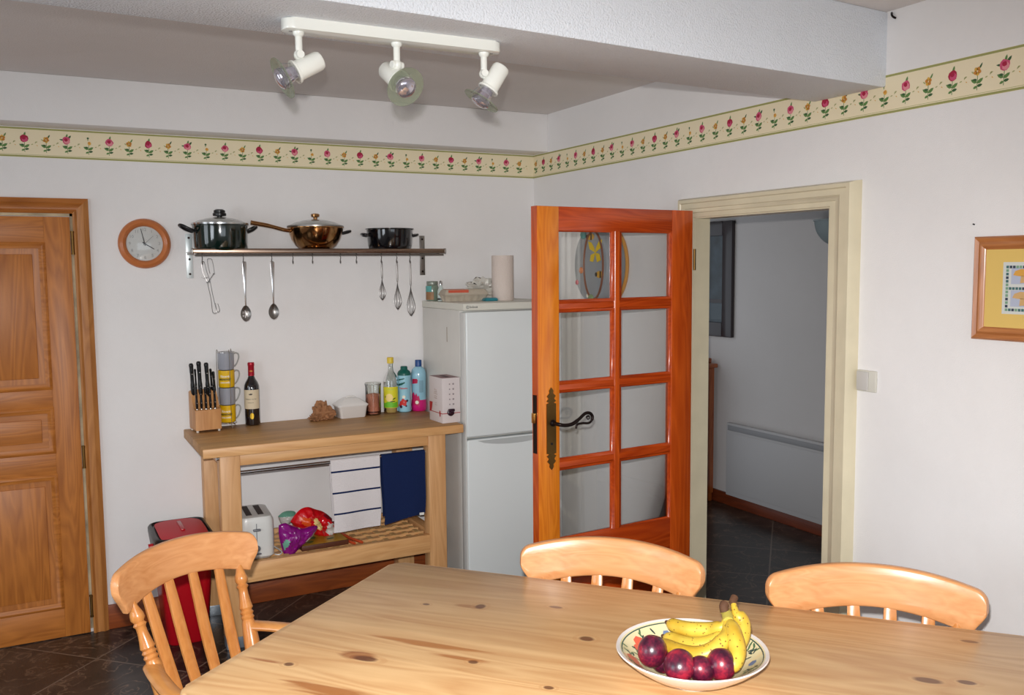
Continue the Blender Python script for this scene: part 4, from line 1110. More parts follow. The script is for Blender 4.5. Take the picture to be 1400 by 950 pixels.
# butter dish
bd = thing('butter_dish', 'white lidded butter dish on the bench beside the paper bag', 'butter dish', (-1.128, -.072, BZ), R(2))
def rrect_loft(levels, n=6):
    bm = bmesh.new(); prev = None
    for z, a, b, c in levels:
        r = [bm.verts.new((x, y, z)) for x, y in rounded([(-a, -b), (a, -b), (a, b), (-a, b)], c, n)]
        if prev:
            for k in range(len(r)): bm.faces.new((prev[k], prev[(k+1) % len(r)], r[(k+1) % len(r)], r[k]))
        else: bm.faces.new(r)
        prev = r
    bm.faces.new(prev); return bm
M_PORC = mat('white_porcelain', (222, 218, 213), .25, coat=.3)
obj('dish', rrect_loft([(0, .064, .042, .012), (.003, .067, .045, .014), (.055, .075, .050, .016), (.059, .079, .053, .018), (.062, .079, .053, .018)]), M_PORC, bd)
ldd = obj('lid', rrect_loft([(.0625, .082, .054, .018), (.067, .082, .054, .018), (.078, .068, .046, .018), (.096, .042, .032, .014), (.101, .030, .024, .012), (.102, .024, .018, .01)]), M_PORC, bd)
bm = bmesh.new(); tube(bm, smooth_path([(-.024, 0, .101), (-.012, 0, .106), (.012, 0, .106), (.024, 0, .101)], 5), .005, 10); obj('grip', bm, M_PORC, ldd)

# glass jar with pinkish contents
CLEAR = glass_pane('clear_vessel', (.93, .95, .93), 1.2)
jr = thing('glass_jar', 'straight clear glass jar half filled with salmon-pink contents', 'jar', (-.999, -.055, BZ))
bm = bmesh.new(); lathe(bm, [(0, 0), (.036, 0), (.0385, .004), (.0395, .02), (.0405, .150), (.043, .160), (.0425, .163), (.0405, .160)], 36, cap=False); obj('glass', bm, CLEAR, jr)
bm = bmesh.new(); lathe(bm, [(.0405, .1605), (.0425, .1615), (.0425, .165), (.0405, .166), (.0385, .165), (.0385, .1615), (.0405, .1605)], 36, cap=False); obj('glass_rim', bm, mat('rim_glass', (206, 206, 198), .15, coat=.5), jr)
bm = bmesh.new(); lathe(bm, [(0, .006), (.036, .006), (.037, .012), (.0375, .098), (.030, .106), (.012, .110), (0, .108)], 36, cap=False)
obj('contents', bm, mat('salmon_bits', (206, 130, 104), .7, vary=.35, bump=.8, bscale=90), jr)
bm = bmesh.new(); lathe(bm, [(.0376, .011), (.0378, .018), (.0376, .020)], 36, cap=False); obj('dark_base', bm, mat('dark_red_base', (90, 26, 24), .5), jr)

# lemon bottle
lm = thing('lemon_bottle', 'clear glass bottle with yellow cap and lemon label', 'bottle', (-.899, -.050, BZ))
bm = bmesh.new(); lathe(bm, [(0, .003), (.034, 0), (.038, .004), (.039, .012), (.039, .165), (.036, .185), (.026, .205), (.016, .222), (.0135, .240), (.0135, .268), (.015, .270)], 40, cap=False); obj('glass', bm, CLEAR, lm)
bm = bmesh.new(); lathe(bm, [(0, .0045), (.036, .0045), (.0375, .010), (.0375, .040), (0, .040)], 36, cap=False); obj('juice', bm, mat('cloudy_juice', (190, 160, 96), .3), lm)
bm = bmesh.new(); lathe(bm, [(.017, .262), (.0175, .290), (.016, .293), (0, .293)], 28, cap=False); obj('cap', bm, mat('cap_yellow', (222, 192, 60), .4), lm)
LA = R(-118)
bm = cyl_band(bmesh.new(), .0393, .030, .140, LA-1.35, LA+1.35)
lb = obj('label', bm, mat('label_yellow', (222, 214, 44), .5), lm, smooth=60)
def patch_obj(name, polys, r, a0, mt, parent, lift=.0004):
    bm = bmesh.new()
    for p in polys: wrap_patch(bm, p, r, a0, 0, 0, lift)
    return obj(name, bm, mt, parent, smooth=0)
patch_obj('green_field', [[(-.045, .032), (.045, .032), (.045, .062), (.02, .058), (-.01, .064), (-.03, .054), (-.045, .058)]], .0393, LA, mat('label_green', (112, 190, 44), .5), lb)
patch_obj('lemon_slice', [circ(-.004, .084, .020, .021, 24)], .0393, LA, mat('label_lemon', (248, 220, 140), .5), lb, .0006)
patch_obj('leaf_print', [circ(.022, .078, .010, .003, 10, .5), circ(.014, .064, .016, .003, 10, .1), circ(-.026, .088, .003, .006, 8)], .0393, LA, mat('label_darkgreen', (40, 84, 30), .5), lb, .0008)
obj('lettering', wrap(text_bm('CITRON', .011, .0005, bold=.0003), .0398, LA, .127), mat('label_txt', (196, 206, 90), .5), lb, smooth=0)

# teal-capped syrup can
sy = thing('syrup_can', 'pale blue waisted syrup bottle with dark green cap and red berries', 'bottle', (-.824, -.052, BZ))
prof_ = [(0, 0), (.030, 0), (.0345, .004), (.0355, .05), (.0335, .085), (.0325, .105), (.0345, .14), (.0355, .172), (.0350, .196)]
bm = bmesh.new(); lathe(bm, prof_, 40, cap=False); obj('bottle_body', bm, mat('can_blue', (150, 200, 216), .3, coat=.3), sy)
bm = bmesh.new(); lathe(bm, [(.0355, .195), (.0355, .205), (.030, .216), (.020, .224), (.0185, .226), (.0185, .238), (.016, .242), (0, .242)], 32, cap=False); obj('cap', bm, mat('cap_green', (8, 88, 78), .35), sy)
LA = R(-120)
patch_obj('berry_print', [circ(-.010, .050, .012), circ(.006, .044, .010), circ(-.002, .064, .009), circ(-.018, .038, .009), circ(.012, .058, .008)], .0362, LA, mat('berry_red', (206, 44, 40), .5), sy, .0006)
patch_obj('berry_print', [circ(-.014, .030, .008), circ(.020, .062, .006), circ(.014, .034, .005)], .0362, LA, mat('berry_dark', (60, 24, 56), .5), sy, .0008)
patch_obj('flower_print', [circ(.002, .082, .009, .009, 8)], .0352, LA, M_WPR, sy, .0009)
patch_obj('logo_print', [[(-.03, .150), (.008, .162), (.010, .156), (-.006, .146), (-.03, .140)], [(-.028, .176), (.006, .182), (.008, .177), (-.028, .168)]], .0357, LA, mat('cap_green', (8, 88, 78)), sy)
obj('lettering', wrap(text_bm('Teisseire', .012, .0005, bold=.0003), .0362, LA, .128), mat('berry_red', (206, 44, 40)), sy, smooth=0)
# blue capped syrup bottle
sz_ = thing('syrup_bottle', 'light blue and pink plastic bottle with dark blue screw cap', 'bottle', (-.742, -.052, BZ))
bm = bmesh.new(); lathe(bm, [(0, 0), (.036, 0), (.040, .005), (.041, .03), (.039, .06)], 40, cap=False); obj('pink_base', bm, mat('pink_liquid', (206, 30, 118), .25, coat=.4), sz_)
bm = bmesh.new(); lathe(bm, [(.039, .06), (.038, .09), (.039, .14), (.0405, .175), (.040, .200), (.034, .222), (.020, .234), (.015, .238), (0, .240)], 40, cap=False); obj('bottle_body', bm, mat('bottle_blue', (150, 196, 214), .25, coat=.4), sz_)
bm = bmesh.new(); lathe(bm, [(.0175, .236), (.0175, .268), (.016, .271), (0, .271)], 28, cap=False); obj('cap', bm, mat('cap_blue', (24, 70, 130), .35), sz_)
LA = R(-118)
patch_obj('splash_print', [[(-.036, .035), (.006, .03), (.010, .06), (.004, .085), (-.002, .078), (-.010, .098), (-.016, .084), (-.026, .104), (-.036, .09)]], .0412, LA, mat('splash_pink', (190, 20, 84), .5), sz_)
patch_obj('brand_badge', [[(-.034, .146), (-.002, .150), (.000, .168), (-.006, .174), (-.034, .172)]], .0398, LA, mat('badge_red', (176, 24, 66), .5), sz_, .0012)
patch_obj('grey_print', [[(.006, .10), (.030, .10), (.030, .165), (.006, .165)]], .0400, LA, mat('text_grey', (128, 166, 182), .5), sz_, .0012)
patch_obj('flower_print', [circ(-.006, .048, .010, .010, 7)], .0412, LA, M_WPR, sz_, .0014)

# wine box
bx = thing('wine_box', 'white bag-in-box wine carton with dark tap beside the fridge', 'carton', (-.802, -.505, BZ), R(2))
M_CARD = mat('box_white', (214, 204, 202), .55); WBX, WBY, WBH = .097, .150, .222
obj('carton', B((0, 0, 0), (WBX, WBY, WBH), .0015), M_CARD, bx)
obj('top_panel', B((.003, .003, WBH), (WBX-.003, WBY-.003, WBH+.0008)), mat('box_top', (150, 120, 122), .6), bx)
obj('top_print', B((.036, .03, WBH+.0009), (.060, .11, WBH+.0014)), mat('box_top_dark', (70, 40, 44), .6), bx)
M_RIB = mat('ribbon_red', (168, 34, 36), .5)
obj('ribbon_print', B((0, -.0006, .046), (WBX, 0, .0495)), M_RIB, bx); obj('ribbon_print', B((-.0006, 0, .046), (0, WBY, .0495)), M_RIB, bx)
bm = bmesh.new(); prism(bm, [(.026, .028), (.032, .036), (.033, .060), (.022, .060), (.020, .036)], -.0012, -.0006, 'X'); obj('seal_print', bm, M_RIB, bx, smooth=0)
bm = bmesh.new(); prism(bm, [(.146, .047), (.146, .095), (.112, .095), (.118, .068), (.126, .050)], -.0012, -.0006, 'X'); obj('glass_print', bm, M_RIB, bx, smooth=0)
bm = bmesh.new()
for k in range(5):
    z = .192-k*.025
    prism(bm, circ(.040, z, .0036, n=10), -.0012, -.0004, 'Y'); prism(bm, circ(.060, z, .0048, n=10), -.0010, -.0004, 'Y')
obj('pictogram', bm, mat('print_faint', (150, 138, 140), .6), bx, smooth=0)
for i, z in enumerate((.150, .140, .130, .118, .108, .085, .075)):
    bm = text_bm(['Mis en', 'bouteille', 'Vin Rouge', 'de Pays', 'fontaine', 'à vin', '3 litres'][i], .010, .0005, 'CENTER'); upright(bm, (-.0006, .075, z+.01), R(-90)); obj('lettering', bm, mat('print_fainter', (186, 168, 160), .6), bx, smooth=0)
bm = bmesh.new(); lathe_between(bm, (.042, 0, .052), (.042, -.012, .052), [(0, .017), (.8, .017), (1, .013)], 20); lathe_between(bm, (.042, -.010, .056), (.042, -.024, .050), [(0, .012), (1, .011)], 16); box(bm, (.026, -.022, .058), (.058, -.008, .072), bev=.003); obj('tap', bm, mat('tap_dark', (44, 16, 34), .3, coat=.4), bx)

# ------------------------------------------------------------------ LOWER SHELF OF THE BENCH
SH = SZ + BT*0 + .0005
to = thing('toaster', 'white two-slice toaster on the slatted shelf', 'toaster', (-1.700, -.365, SH), R(-4))
M_TO = mat('toaster_white', (214, 214, 210), .3, coat=.3)
bm = rrect_loft([(.008, .074, .118, .035), (.012, .078, .122, .038), (.10, .080, .124, .040), (.175, .079, .123, .040), (.192, .072, .116, .036), (.196, .060, .104, .03)]); obj('housing', bm, M_TO, to)
bm = rrect_loft([(0, .066, .110, .03), (.0078, .072, .116, .034)]); obj('base', bm, mat('light_grey', (190, 190, 186), .4), to)
for x in (-.026, .026): obj('bread_slot', B((x-.013, -.085, .1962), (x+.013, .085, .1975)), mat('slot_dark', (52, 36, 32), .5), to)
obj('warming_rail', T(smooth_path([(-.06, -.08, .197), (-.062, -.08, .212), (-.06, .0, .216), (-.062, .08, .212), (-.06, .08, .197)], 5), .003, 8), M_TO, to)
M_TG = mat('toaster_grey', (108, 110, 116), .4)
obj('lever_slot', B((-.0015, -.1248, .075), (.0015, -.1225, .165)), M_TG, to)
obj('lever', B((-.017, -.142, .133), (.017, -.1252, .143), .004), M_TG, to)
bm = bmesh.new(); lathe_between(bm, (.002, -.122, .052), (.002, -.134, .052), [(0, .0125), (.8, .0125), (1, .010)], 20); obj('dial_knob', bm, M_TG, to)
obj('button', B((-.014, -.128, .022), (.018, -.1225, .030), .002), M_TG, to)
obj('power_cord', T(smooth_path([(.078, .02, .02), (.10, -.02, .012), (.115, -.075, .006), (.098, -.105, .005), (.082, -.09, .005)], 6), .003, 8), M_WHITEP, to)

def puffy(name, label, cat, outline, yp, thick, mats, colour=None, parts=(), tilt=0., seed=1., zoff=0.):
    """foil packet: outline traced where it lies in the plane y = yp, blown up to its own thickness"""
    from mathutils import noise
    pts = [at(x, y, 'y', yp) for x, y in outline]; pts = smooth_path(pts+[pts[0]], 5)[:-1]
    c = sum(pts, Vector())/len(pts); rings = 12; zmin = min(p.z for p in pts)
    t = thing(name, label, cat, (c.x, yp, zmin+zoff))
    def dep(t_, p):
        d = (1-t_**2)**.6; q = p*22+Vector((seed*7, 0, 0))
        return thick*(d*(1+.35*noise.noise(q)-.55*abs(noise.noise(q*1.7)))+.05)
    bm = bmesh.new(); layers = []
    for sgn in (-1, 1):
        cv = None; rs = []
        for i in range(rings+1):
            tt = i/rings
            if i == 0: rs.append([bm.verts.new((0, sgn*dep(0, c), c.z-zmin))]); continue
            r = []
            for p in pts:
                q = c+(p-c)*tt
                edge = 0 if i < rings else 0
                r.append(bm.verts.new((q.x-c.x, sgn*(dep(tt, q) if i < rings else .0)+ (q.z-c.z)*tilt, q.z-zmin)))
            rs.append(r)
        layers.append(rs)
    n = len(pts)
    for li, rs in enumerate(layers):
        for i in range(rings):
            for k in range(n):
                k2 = (k+1) % n
                if i == 0: vs = (rs[0][0], rs[1][k], rs[1][k2])
                else: vs = (rs[i][k], rs[i+1][k], rs[i+1][k2], rs[i][k2])
                f = bm.faces.new(vs)
                if colour:
                    m_ = f.calc_center_median(); f.material_index = colour(m_.x+c.x, m_.z+zmin)
    bmesh.ops.remove_doubles(bm, verts=bm.verts, dist=.0004)
    obj('packet', bm, mats, t, smooth=32)
    return t
M_PUR = mat('foil_purple', (136, 16, 124), .22, coat=.6, vary=.15); M_FRED = mat('foil_red', (206, 14, 26), .25, coat=.6, vary=.1); M_FWH = mat('foil_white', (206, 202, 196), .3, coat=.4); M_FTEAL = mat('foil_teal', (110, 168, 146), .35)
M_FYEL = mat('foil_cream', (226, 200, 132), .35); M_FDR = mat('foil_darkred', (120, 12, 30), .3, coat=.5); M_FOR = mat('foil_orange', (222, 84, 30), .35)
def near(pts_px, yp): return [at(x, y, 'y', yp) for x, y in pts_px]
def inpoly(x, z, P):
    r = False; j = len(P)-1
    for i in range(len(P)):
        if (P[i].z > z) != (P[j].z > z) and x < (P[j].x-P[i].x)*(z-P[i].z)/(P[j].z-P[i].z)+P[i].x: r = not r
        j = i
    return r
YP = -.445
pA = near([(386, 742), (389, 735), (393, 737), (392, 745), (388, 750), (386, 748)], YP); pB = near([(417, 738), (432, 724), (430, 730), (420, 739)], YP); pC = near([(405, 718), (410, 721), (407, 722)], YP)
puffy('crisp_packet', 'shiny purple crisp packet lying beside the toaster', 'packet', [(381, 718), (390, 715), (402, 719), (415, 722), (426, 719), (434, 719), (432, 726), (422, 738), (410, 748), (402, 757), (394, 762), (388, 757), (384, 745), (381, 730)], YP, .042, [M_PUR, M_FTEAL, M_FWH], lambda x, z: 1 if inpoly(x, z, pA) else (2 if inpoly(x, z, pB) or inpoly(x, z, pC) else 0), seed=2.)
YR = -.33
rA = near([(427, 708), (430, 705), (435, 712), (438, 719), (434, 722), (427, 717)], YR); rB = near([(446, 712), (453, 714), (456, 722), (453, 730), (444, 727)], YR); rC = near([(448, 700), (460, 712), (460, 722), (452, 712), (440, 703)], YR); rD = near([(407, 706), (422, 706), (422, 717), (412, 715)], YR)
puffy('snack_packet', 'crumpled red snack packet behind the purple one', 'packet', [(397, 713), (403, 704), (411, 696), (421, 693), (431, 696), (443, 700), (455, 710), (461, 720), (459, 730), (464, 740), (452, 741), (440, 736), (428, 730), (418, 726), (406, 722)], YR, .050, [M_FRED, M_FYEL, M_FWH, M_FDR, M_FOR], lambda x, z: 1 if inpoly(x, z, rA) else 2 if inpoly(x, z, rB) else 3 if inpoly(x, z, rC) else 4 if inpoly(x, z, rD) else 0, seed=5.)
YG = -.16
puffy('small_packet', 'small white and teal packet behind the toaster', 'packet', [(380, 706), (387, 700), (396, 698), (404, 700), (402, 708), (397, 714), (391, 722), (384, 716)], YG, .028, [M_FWH, M_FTEAL], lambda x, z: 1 if z > at(390, 705, 'y', YG).z else 0, seed=9.)
bk = thing('picture_box', 'flat olive-yellow box with brown edges under the red packet', 'box', (-1.392, -.395, SH), R(1))
obj('box_body', B((-.112, -.075, 0), (.112, .075, .024), .002), mat('box_brown', (84, 44, 26), .5, coat=.2), bk)
obj('cover', B((-.108, -.071, .0242), (.108, .071, .0250)), mat('olive_cover', (176, 134, 32), .45, vary=.4, coat=.2), bk)
bm = bmesh.new()
for (x, y, a, b, r) in ((-.06, -.03, .018, .012, .4), (-.03, .03, .02, .014, 1.2), (.04, -.02, .02, .01, .3)): prism(bm, circ(x, y, a, b, 9, r), .0251, .0255, 'Z')
obj('cover_print', bm, mat('cover_green', (64, 92, 44), .5), bk, smooth=0)
for i, (x0, x1, nm) in enumerate(((-1.290, -1.258, 'left one'), (-1.258, -1.222, 'right one'))):
    t = obj('salad_server', T(smooth_path([(x0-.02, -.30, SH+.012), (x0+.002, -.40, SH+.010), (x1, -.500, SH+.009)], 6), [.010]*6+[.0075]*6+[.006], 12, flat=.8), mat('orange_wood', (190, 74, 36), .4))
    tag(t, 'slim orange-brown wooden utensil poking out under the striped towel, '+nm, 'utensil', 'orange utensils under the striped towel')

# ------------------------------------------------------------------ ON THE FRIDGE
FT = FZ+.0005
t = thing('storage_jar', 'dull green glass jar with teal label on the fridge', 'jar', (-.672, -.095, FT))
bm = bmesh.new(); lathe(bm, [(0, 0), (.030, 0), (.033, .004), (.034, .07), (.030, .082), (.026, .086), (0, .088)], 32, cap=False); obj('glass', bm, mat('jar_green', (120, 134, 118), .2, coat=.5), t)
bm = bmesh.new(); lathe(bm, [(.029, .084), (.030, .088), (.030, .100), (.028, .103), (0, .103)], 32, cap=False); obj('lid', bm, mat('jar_lid', (140, 146, 136), .4, .4), t)
bm = cyl_band(bmesh.new(), .0344, .048, .078, R(-200), R(-120)); obj('label', bm, mat('teal_label', (90, 160, 156), .5), t, smooth=60)
bm = cyl_band(bmesh.new(), .0344, .006, .046, R(-200), R(-100)); obj('label', bm, mat('tan_label', (150, 110, 72), .5, vary=.3), t, smooth=60)
t = thing('glass_shaker', 'small clear glass shaker in front of the green jar', 'shaker', (-.655, -.168, FT))
bm = bmesh.new(); lathe(bm, [(0, 0), (.016, 0), (.018, .004), (.018, .05), (.012, .07), (.007, .078), (.007, .086)], 24, cap=False); obj('glass', bm, mat('bright_glass', (196, 208, 202), .08, coat=1), t)
bm = bmesh.new(); lathe(bm, [(.0085, .084), (.0085, .100), (.005, .106), (0, .107)], 16, cap=False); obj('stopper', bm, M_STEEL, t)
bm = bmesh.new(); lathe(bm, [(.0183, .006), (.0185, .010), (.0183, .015)], 24, cap=False); obj('dark_band', bm, M_BLACK, t)
eg = thing('egg_carton', 'grey card egg box with an orange label on the fridge', 'egg box', (-.570, -.265, FT), R(-3))
M_EGG = mat('pulp_grey', (186, 174, 156), .9, bump=.4, bscale=200)
bm = bmesh.new(); L1 = .118; 
rowsx = []
nx = 60
for (z, dy) in ((0, .030), (.004, .034), (.034, .046), (.036, .050)):
    pass
def corr(z, a, b, amp, n=72):
    out = []
    for k in range(n):
        u = k/n*4; s = int(u); f = u-s
        p = [(-a+2*a*f, -b), (a, -b+2*b*f), (a-2*a*f, b), (-a, b-2*b*f)][s]
        nn = [(0, -1), (1, 0), (0, 1), (-1, 0)][s]
        w_ = amp*abs(math.sin(math.pi*f*(6 if s in (0, 2) else 2)))
        out.append((p[0]+nn[0]*(w_-amp), p[1]+nn[1]*(w_-amp), z))
    return out
prev = None
for z, a, b, am in ((0, .108, .040, .010), (.005, .110, .042, .010), (.032, .118, .050, .004), (.0335, .120, .052, 0), (.036, .120, .052, 0)):
    r = [bm.verts.new(p) for p in corr(z, a, b, am)]
    if prev:
        for k in range(len(r)): bm.faces.new((prev[k], prev[(k+1) % len(r)], r[(k+1) % len(r)], r[k]))
    else: bm.faces.new(r)
    prev = r
bm.faces.new(prev); obj('tray', bm, M_EGG, eg, smooth=50)
lid = obj('lid', rrect_loft([(.0365, .120, .052, .006), (.039, .120, .052, .006), (.058, .110, .042, .01), (.062, .106, .038, .01)], 4), M_EGG, eg)
bm = B((-.100, -.034, .0625), (.012, .034, .0632)); box(bm, (-.100, -.0475, .0425), (.010, -.0455, .0595), M=Matrix.Translation((0, -.0012, 0))); obj('label', bm, mat('egg_label', (196, 84, 58), .6), lid)
t = thing('plastic_bag', 'scrunched grey-white plastic bag behind the paper roll', 'bag', (-.375, -.135, FT))
bm = blob_mesh(.135, .05, .062, 12.5, amp=.42, freq=3.4, seg=44, rings=26); obj('bag_body', bm, mat('thin_plastic', (206, 202, 192), .35, coat=.2, vary=.08), t, smooth=28)
bm = blob_mesh(.03, .02, .02, 4.5, amp=.5, freq=3); bmesh.ops.translate(bm, verts=bm.verts, vec=(.105, 0, .045)); obj('knotted_end', bm, MATS['thin_plastic'], t, smooth=28)
t = thing('teal_packet', 'little teal foil packet at the foot of the paper roll', 'packet', (-.448, -.33, FT))
bm = rrect_loft([(0, .034, .020, .006), (.006, .038, .024, .008), (.012, .036, .022, .008), (.017, .028, .016, .006)], 3); obj('packet', bm, mat('teal_foil', (34, 128, 142), .3, coat=.4, vary=.2), t)
obj('crimped_end', B((-.050, -.016, .004), (-.0375, .016, .0065), .001), MATS['teal_foil'], t)
t = thing('kitchen_roll', 'upright white roll of kitchen paper on the fridge', 'paper roll', (-.358, -.300, FT))
bm = bmesh.new(); lathe(bm, [(.020, 0), (.056, 0), (.0575, .004), (.0575, .232), (.056, .2345), (.020, .2345), (.020, .002)], 48, cap=False)
obj('paper', bm, mat('tissue_paper', (214, 200, 190), .95, bump=.3, bscale=120), t)
bm = bmesh.new(); lathe(bm, [(.0195, .001), (.0195, .2335), (.0175, .2335), (.0175, .001), (.0195, .001)], 24, cap=False); obj('cardboard_core', bm, M_KRAFT, t)

# ------------------------------------------------------------------ SPOTLIGHT BAR UNDER THE BEAM
lx0, lx1, ly0 = -1.985, -1.440, -2.335
lb_ = thing('spotlight_bar', 'white ceiling bar with three adjustable glass-rimmed spotlights', 'ceiling light', ((lx0+lx1)/2, -2.36, ZB))
HL = (lx1-lx0)/2+.012
M_LW = mat('lamp_white', (226, 226, 218), .3, coat=.4)
bm = bmesh.new(); prism(bm, rounded([(-HL, -.030), (HL, -.030), (HL, .030), (-HL, .030)], .028, 8), -.026, 0, 'Z', bev=.004)
obj('bar', bm, M_LW, lb_)
for x in (-HL+.02, HL-.02): obj('screw', T([(x, 0, -.026), (x, 0, -.0275)], .004, 10), M_STEELD, lb_)
M_DISC = mat('green_tinted_glass', (168, 178, 158), .08, trans=.0, coat=.8); 
def disc_glass():
    if 'disc_glass' in MATS: return MATS['disc_glass']
    m = bpy.data.materials.new('disc_glass'); m.use_nodes = True; nt = m.node_tree; N, L = nt.nodes, nt.links
    b = N['Principled BSDF']; b.inputs['Base Color'].default_value = lin((158, 164, 146)); b.inputs['Roughness'].default_value = .1
    tr = N.new('ShaderNodeBsdfTransparent'); tr.inputs[0].default_value = (.82, .85, .78, 1)
    mx = N.new('ShaderNodeMixShader'); mx.inputs[0].default_value = .33; L.new(tr.outputs[0], mx.inputs[1]); L.new(b.outputs[0], mx.inputs[2]); L.new(mx.outputs[0], N['Material Output'].inputs[0])
    MATS['disc_glass'] = m; return m
def spot(xw, direction, nm):
    """one spotlight: stem, knuckle, barrel, glass disc, reflector bulb"""
    x = xw-lb_.location.x
    bm = bmesh.new(); lathe_between(bm, (x, 0, -.0265), (x, 0, -.073), [(0, .014), (.14, .013), (.24, .0085), (1, .0085)], 18); obj('stem', bm, M_LW, lb_)
    d = Vector(direction).normalized(); piv = Vector((x, 0, -.080))
    side = d.cross(Vector((0, 0, 1))).normalized()
    bm = bmesh.new(); sphere(bm, piv, .013, 16, 10); lathe_between(bm, piv-side*.016, piv+side*.016, [(0, .009), (.1, .010), (.9, .010), (1, .009)], 14)
    perp = d.cross(side).normalized()
    if perp.z > 0: perp = -perp
    c = piv+perp*.030-d*.012
    lathe_between(bm, piv, c, [(0, .008), (1, .008)], 12)
    obj('knuckle', bm, M_LW, lb_)
    bm = bmesh.new(); a, b = c-d*.034, c+d*.042
    lathe_between(bm, a, b, [(0, .0), (.004, .012), (.05, .0205), (.14, .0235), (.9, .0245), (.93, .0285), (1, .029), (1.0, .024), (.9, .021)], 28)
    hd = obj('lamp_head', bm, M_LW, lb_)
    g = c+d*.070
    bm = bmesh.new(); lathe_between(bm, b-d*.02, g+d*.012, [(0, .010), (.30, .013), (.36, .016), (.70, .021), (.93, .0255), (1, .0255)], 28)
    bl = obj('reflector_bulb', bm, mat('bulb_silver', (196, 190, 204), .12, .85), hd)
    bm = bmesh.new(); lathe_between(bm, g+d*.0122, g+d*.021, [(0, .025), (.4, .022), (.8, .013), (1, .002)], 28); obj('bulb_face', bm, mat('bulb_face', (188, 182, 192), .12, .75, coat=1), bl)
    # flat glass ring
    bm = bmesh.new(); n = 44; u = side; v = d.cross(side); rr = []
    for (r, o_) in ((.0265, 0), (.0500, .004), (.0500, .0065), (.0265, .0025)):
        rr.append([bm.verts.new(g+d*o_+(u*math.cos(6.28318*k/n)+v*math.sin(6.28318*k/n))*r) for k in range(n)])
    for i in range(4):
        for k in range(n): bm.faces.new((rr[i][k], rr[i][(k+1) % n], rr[(i+1) % 4][(k+1) % n], rr[(i+1) % 4][k]))
    obj('glass_disc', bm, disc_glass(), hd)
    for k in range(3):
        bm = bmesh.new(); aa = 2.1*k+.4; e = u*math.cos(aa)+v*math.sin(aa); tube(bm, [b+e*.022, g+e*.0325-d*.0005, g+e*.0335+d*.005], .0009, 5); obj('spring_clip', bm, M_STEEL, hd)
rv, fv = RT.normalized(), Vector((_fw.x, _fw.y, 0)).normalized()
spot(-1.958, -rv*.80-fv*.42+Vector((0, 0, -.50)), 'a')
spot(-1.712, rv*.52-fv*.62+Vector((0, 0, -.52)), 'b')
spot(-1.470, -rv*.44-fv*.10+Vector((0, 0, -.72)), 'c')

# ------------------------------------------------------------------ THINGS ON THE RIGHT-HAND WALL
# mushroom picture
pc = thing('mushroom_picture', 'pine-framed picture of mushrooms on the white wall', 'picture', (0, -2.752, 1.446))
PW, PH, FWD = .56, .309, .040
M_FRM = wood('picture_frame_wood', (150, 86, 42), (190, 124, 72), 'Y', .35, coat=.3)
M_FRMZ = wood('picture_frame_wood_z', (150, 86, 42), (190, 124, 72), 'Z', .35, coat=.3)
def frame_side(p):   # mitred sides; wall is x=0, room is -x
    pr = [(0, 0), (0, .012), (.005, .017), (.016, .013), (.024, .018), (.034, .016), (.040, .009), (.040, 0)]
    cor = {'l': ((0, 0), (0, PH)), 'r': ((PW, 0), (PW, PH)), 't': ((0, PH), (PW, PH)), 'b': ((0, 0), (PW, 0))}[p]
    bm = bmesh.new(); rg = []
    for a, d in pr:
        r = []
        for (y, z) in cor:
            yy = y+a if y == 0 else y-a; zz = z+a if z == 0 else z-a
            r.append(bm.verts.new((-d, -yy, zz)))
        rg.append(r)
    for i in range(len(rg)-1): bm.faces.new((rg[i][0], rg[i][1], rg[i+1][1], rg[i+1][0]))
    return bm
for p in 'lrtb': obj('frame', frame_side(p), M_FRMZ if p in 'lr' else M_FRM, pc)
mt_ = obj('mount', B((-.010, -PW+.038, .038), (-.002, -.038, PH-.038)), mat('mount_yellow', (220, 186, 104), .8), pc)
def ypanel(y0, y1, z0, z1, d=.0108): return B((-d, -y1, z0), (-d+.0007, -y0, z1))
art = obj('printed_sheet', ypanel(.095, .305, .080, .232), mat('print_pale', (206, 208, 202), .8), mt_)
TC = [mat('tile_teal', (66, 104, 104), .7), mat('tile_dark', (52, 62, 78), .7), mat('tile_green', (120, 156, 128), .7)]
bm = bmesh.new(); rn = random.Random(5); ts, k = .0095, 0
def tl(y, z):
    q = rn.randrange(3); b = bmesh.new(); box(b, (-.0116, -(y+ts*.82), z), (-.0109, -y, z+ts*.82)); 
    for f in b.faces: f.material_index = q
    merge(bm, b)
ny, nz = 19, 13
for i in range(ny):
    for j in range(nz):
        if i in (0, 9, ny-1) or j in (0, 6, nz-1): tl(.105+i*ts*1.06, .0885+j*ts*1.10)
obj('tile_border', bm, TC, art, smooth=0)
M_MC = mat('mushroom_tan', (204, 164, 110), .8); M_MO = mat('mushroom_ochre', (214, 158, 72), .8); M_LIL = mat('panel_lilac', (176, 182, 200), .8)
for (cy_, cz_) in ((.157, .192), (.257, .192), (.157, .126), (.257, .126)):
    obj('picture_cell', ypanel(cy_-.036, cy_+.036, cz_-.024, cz_+.024, .0113), M_LIL, art)
    bm = bmesh.new()
    prism(bm, [(-(cy_+a), cz_+b) for a, b in ((-.030, .002), (-.024, .014), (-.006, .020), (.014, .019), (.028, .010), (.030, .002), (.012, -.001), (-.012, -.001))], -.0120, -.0114, 'X')
    obj('mushroom_print', bm, M_MO if cz_ > .15 else M_MC, art, smooth=0)
    bm = bmesh.new(); prism(bm, [(-(cy_+a), cz_+b) for a, b in ((-.006, .0), (.007, .0), (.008, -.020), (-.008, -.021))], -.0120, -.0114, 'X'); obj('mushroom_print', bm, M_MC, art, smooth=0)
nl = obj('wall_nail', T([(0, -2.741, 1.793), (-.006, -2.741, 1.794)], .0022, 8), M_DARKIRON); tag(nl, 'tiny dark nail in the white wall above the mushroom picture', 'nail')
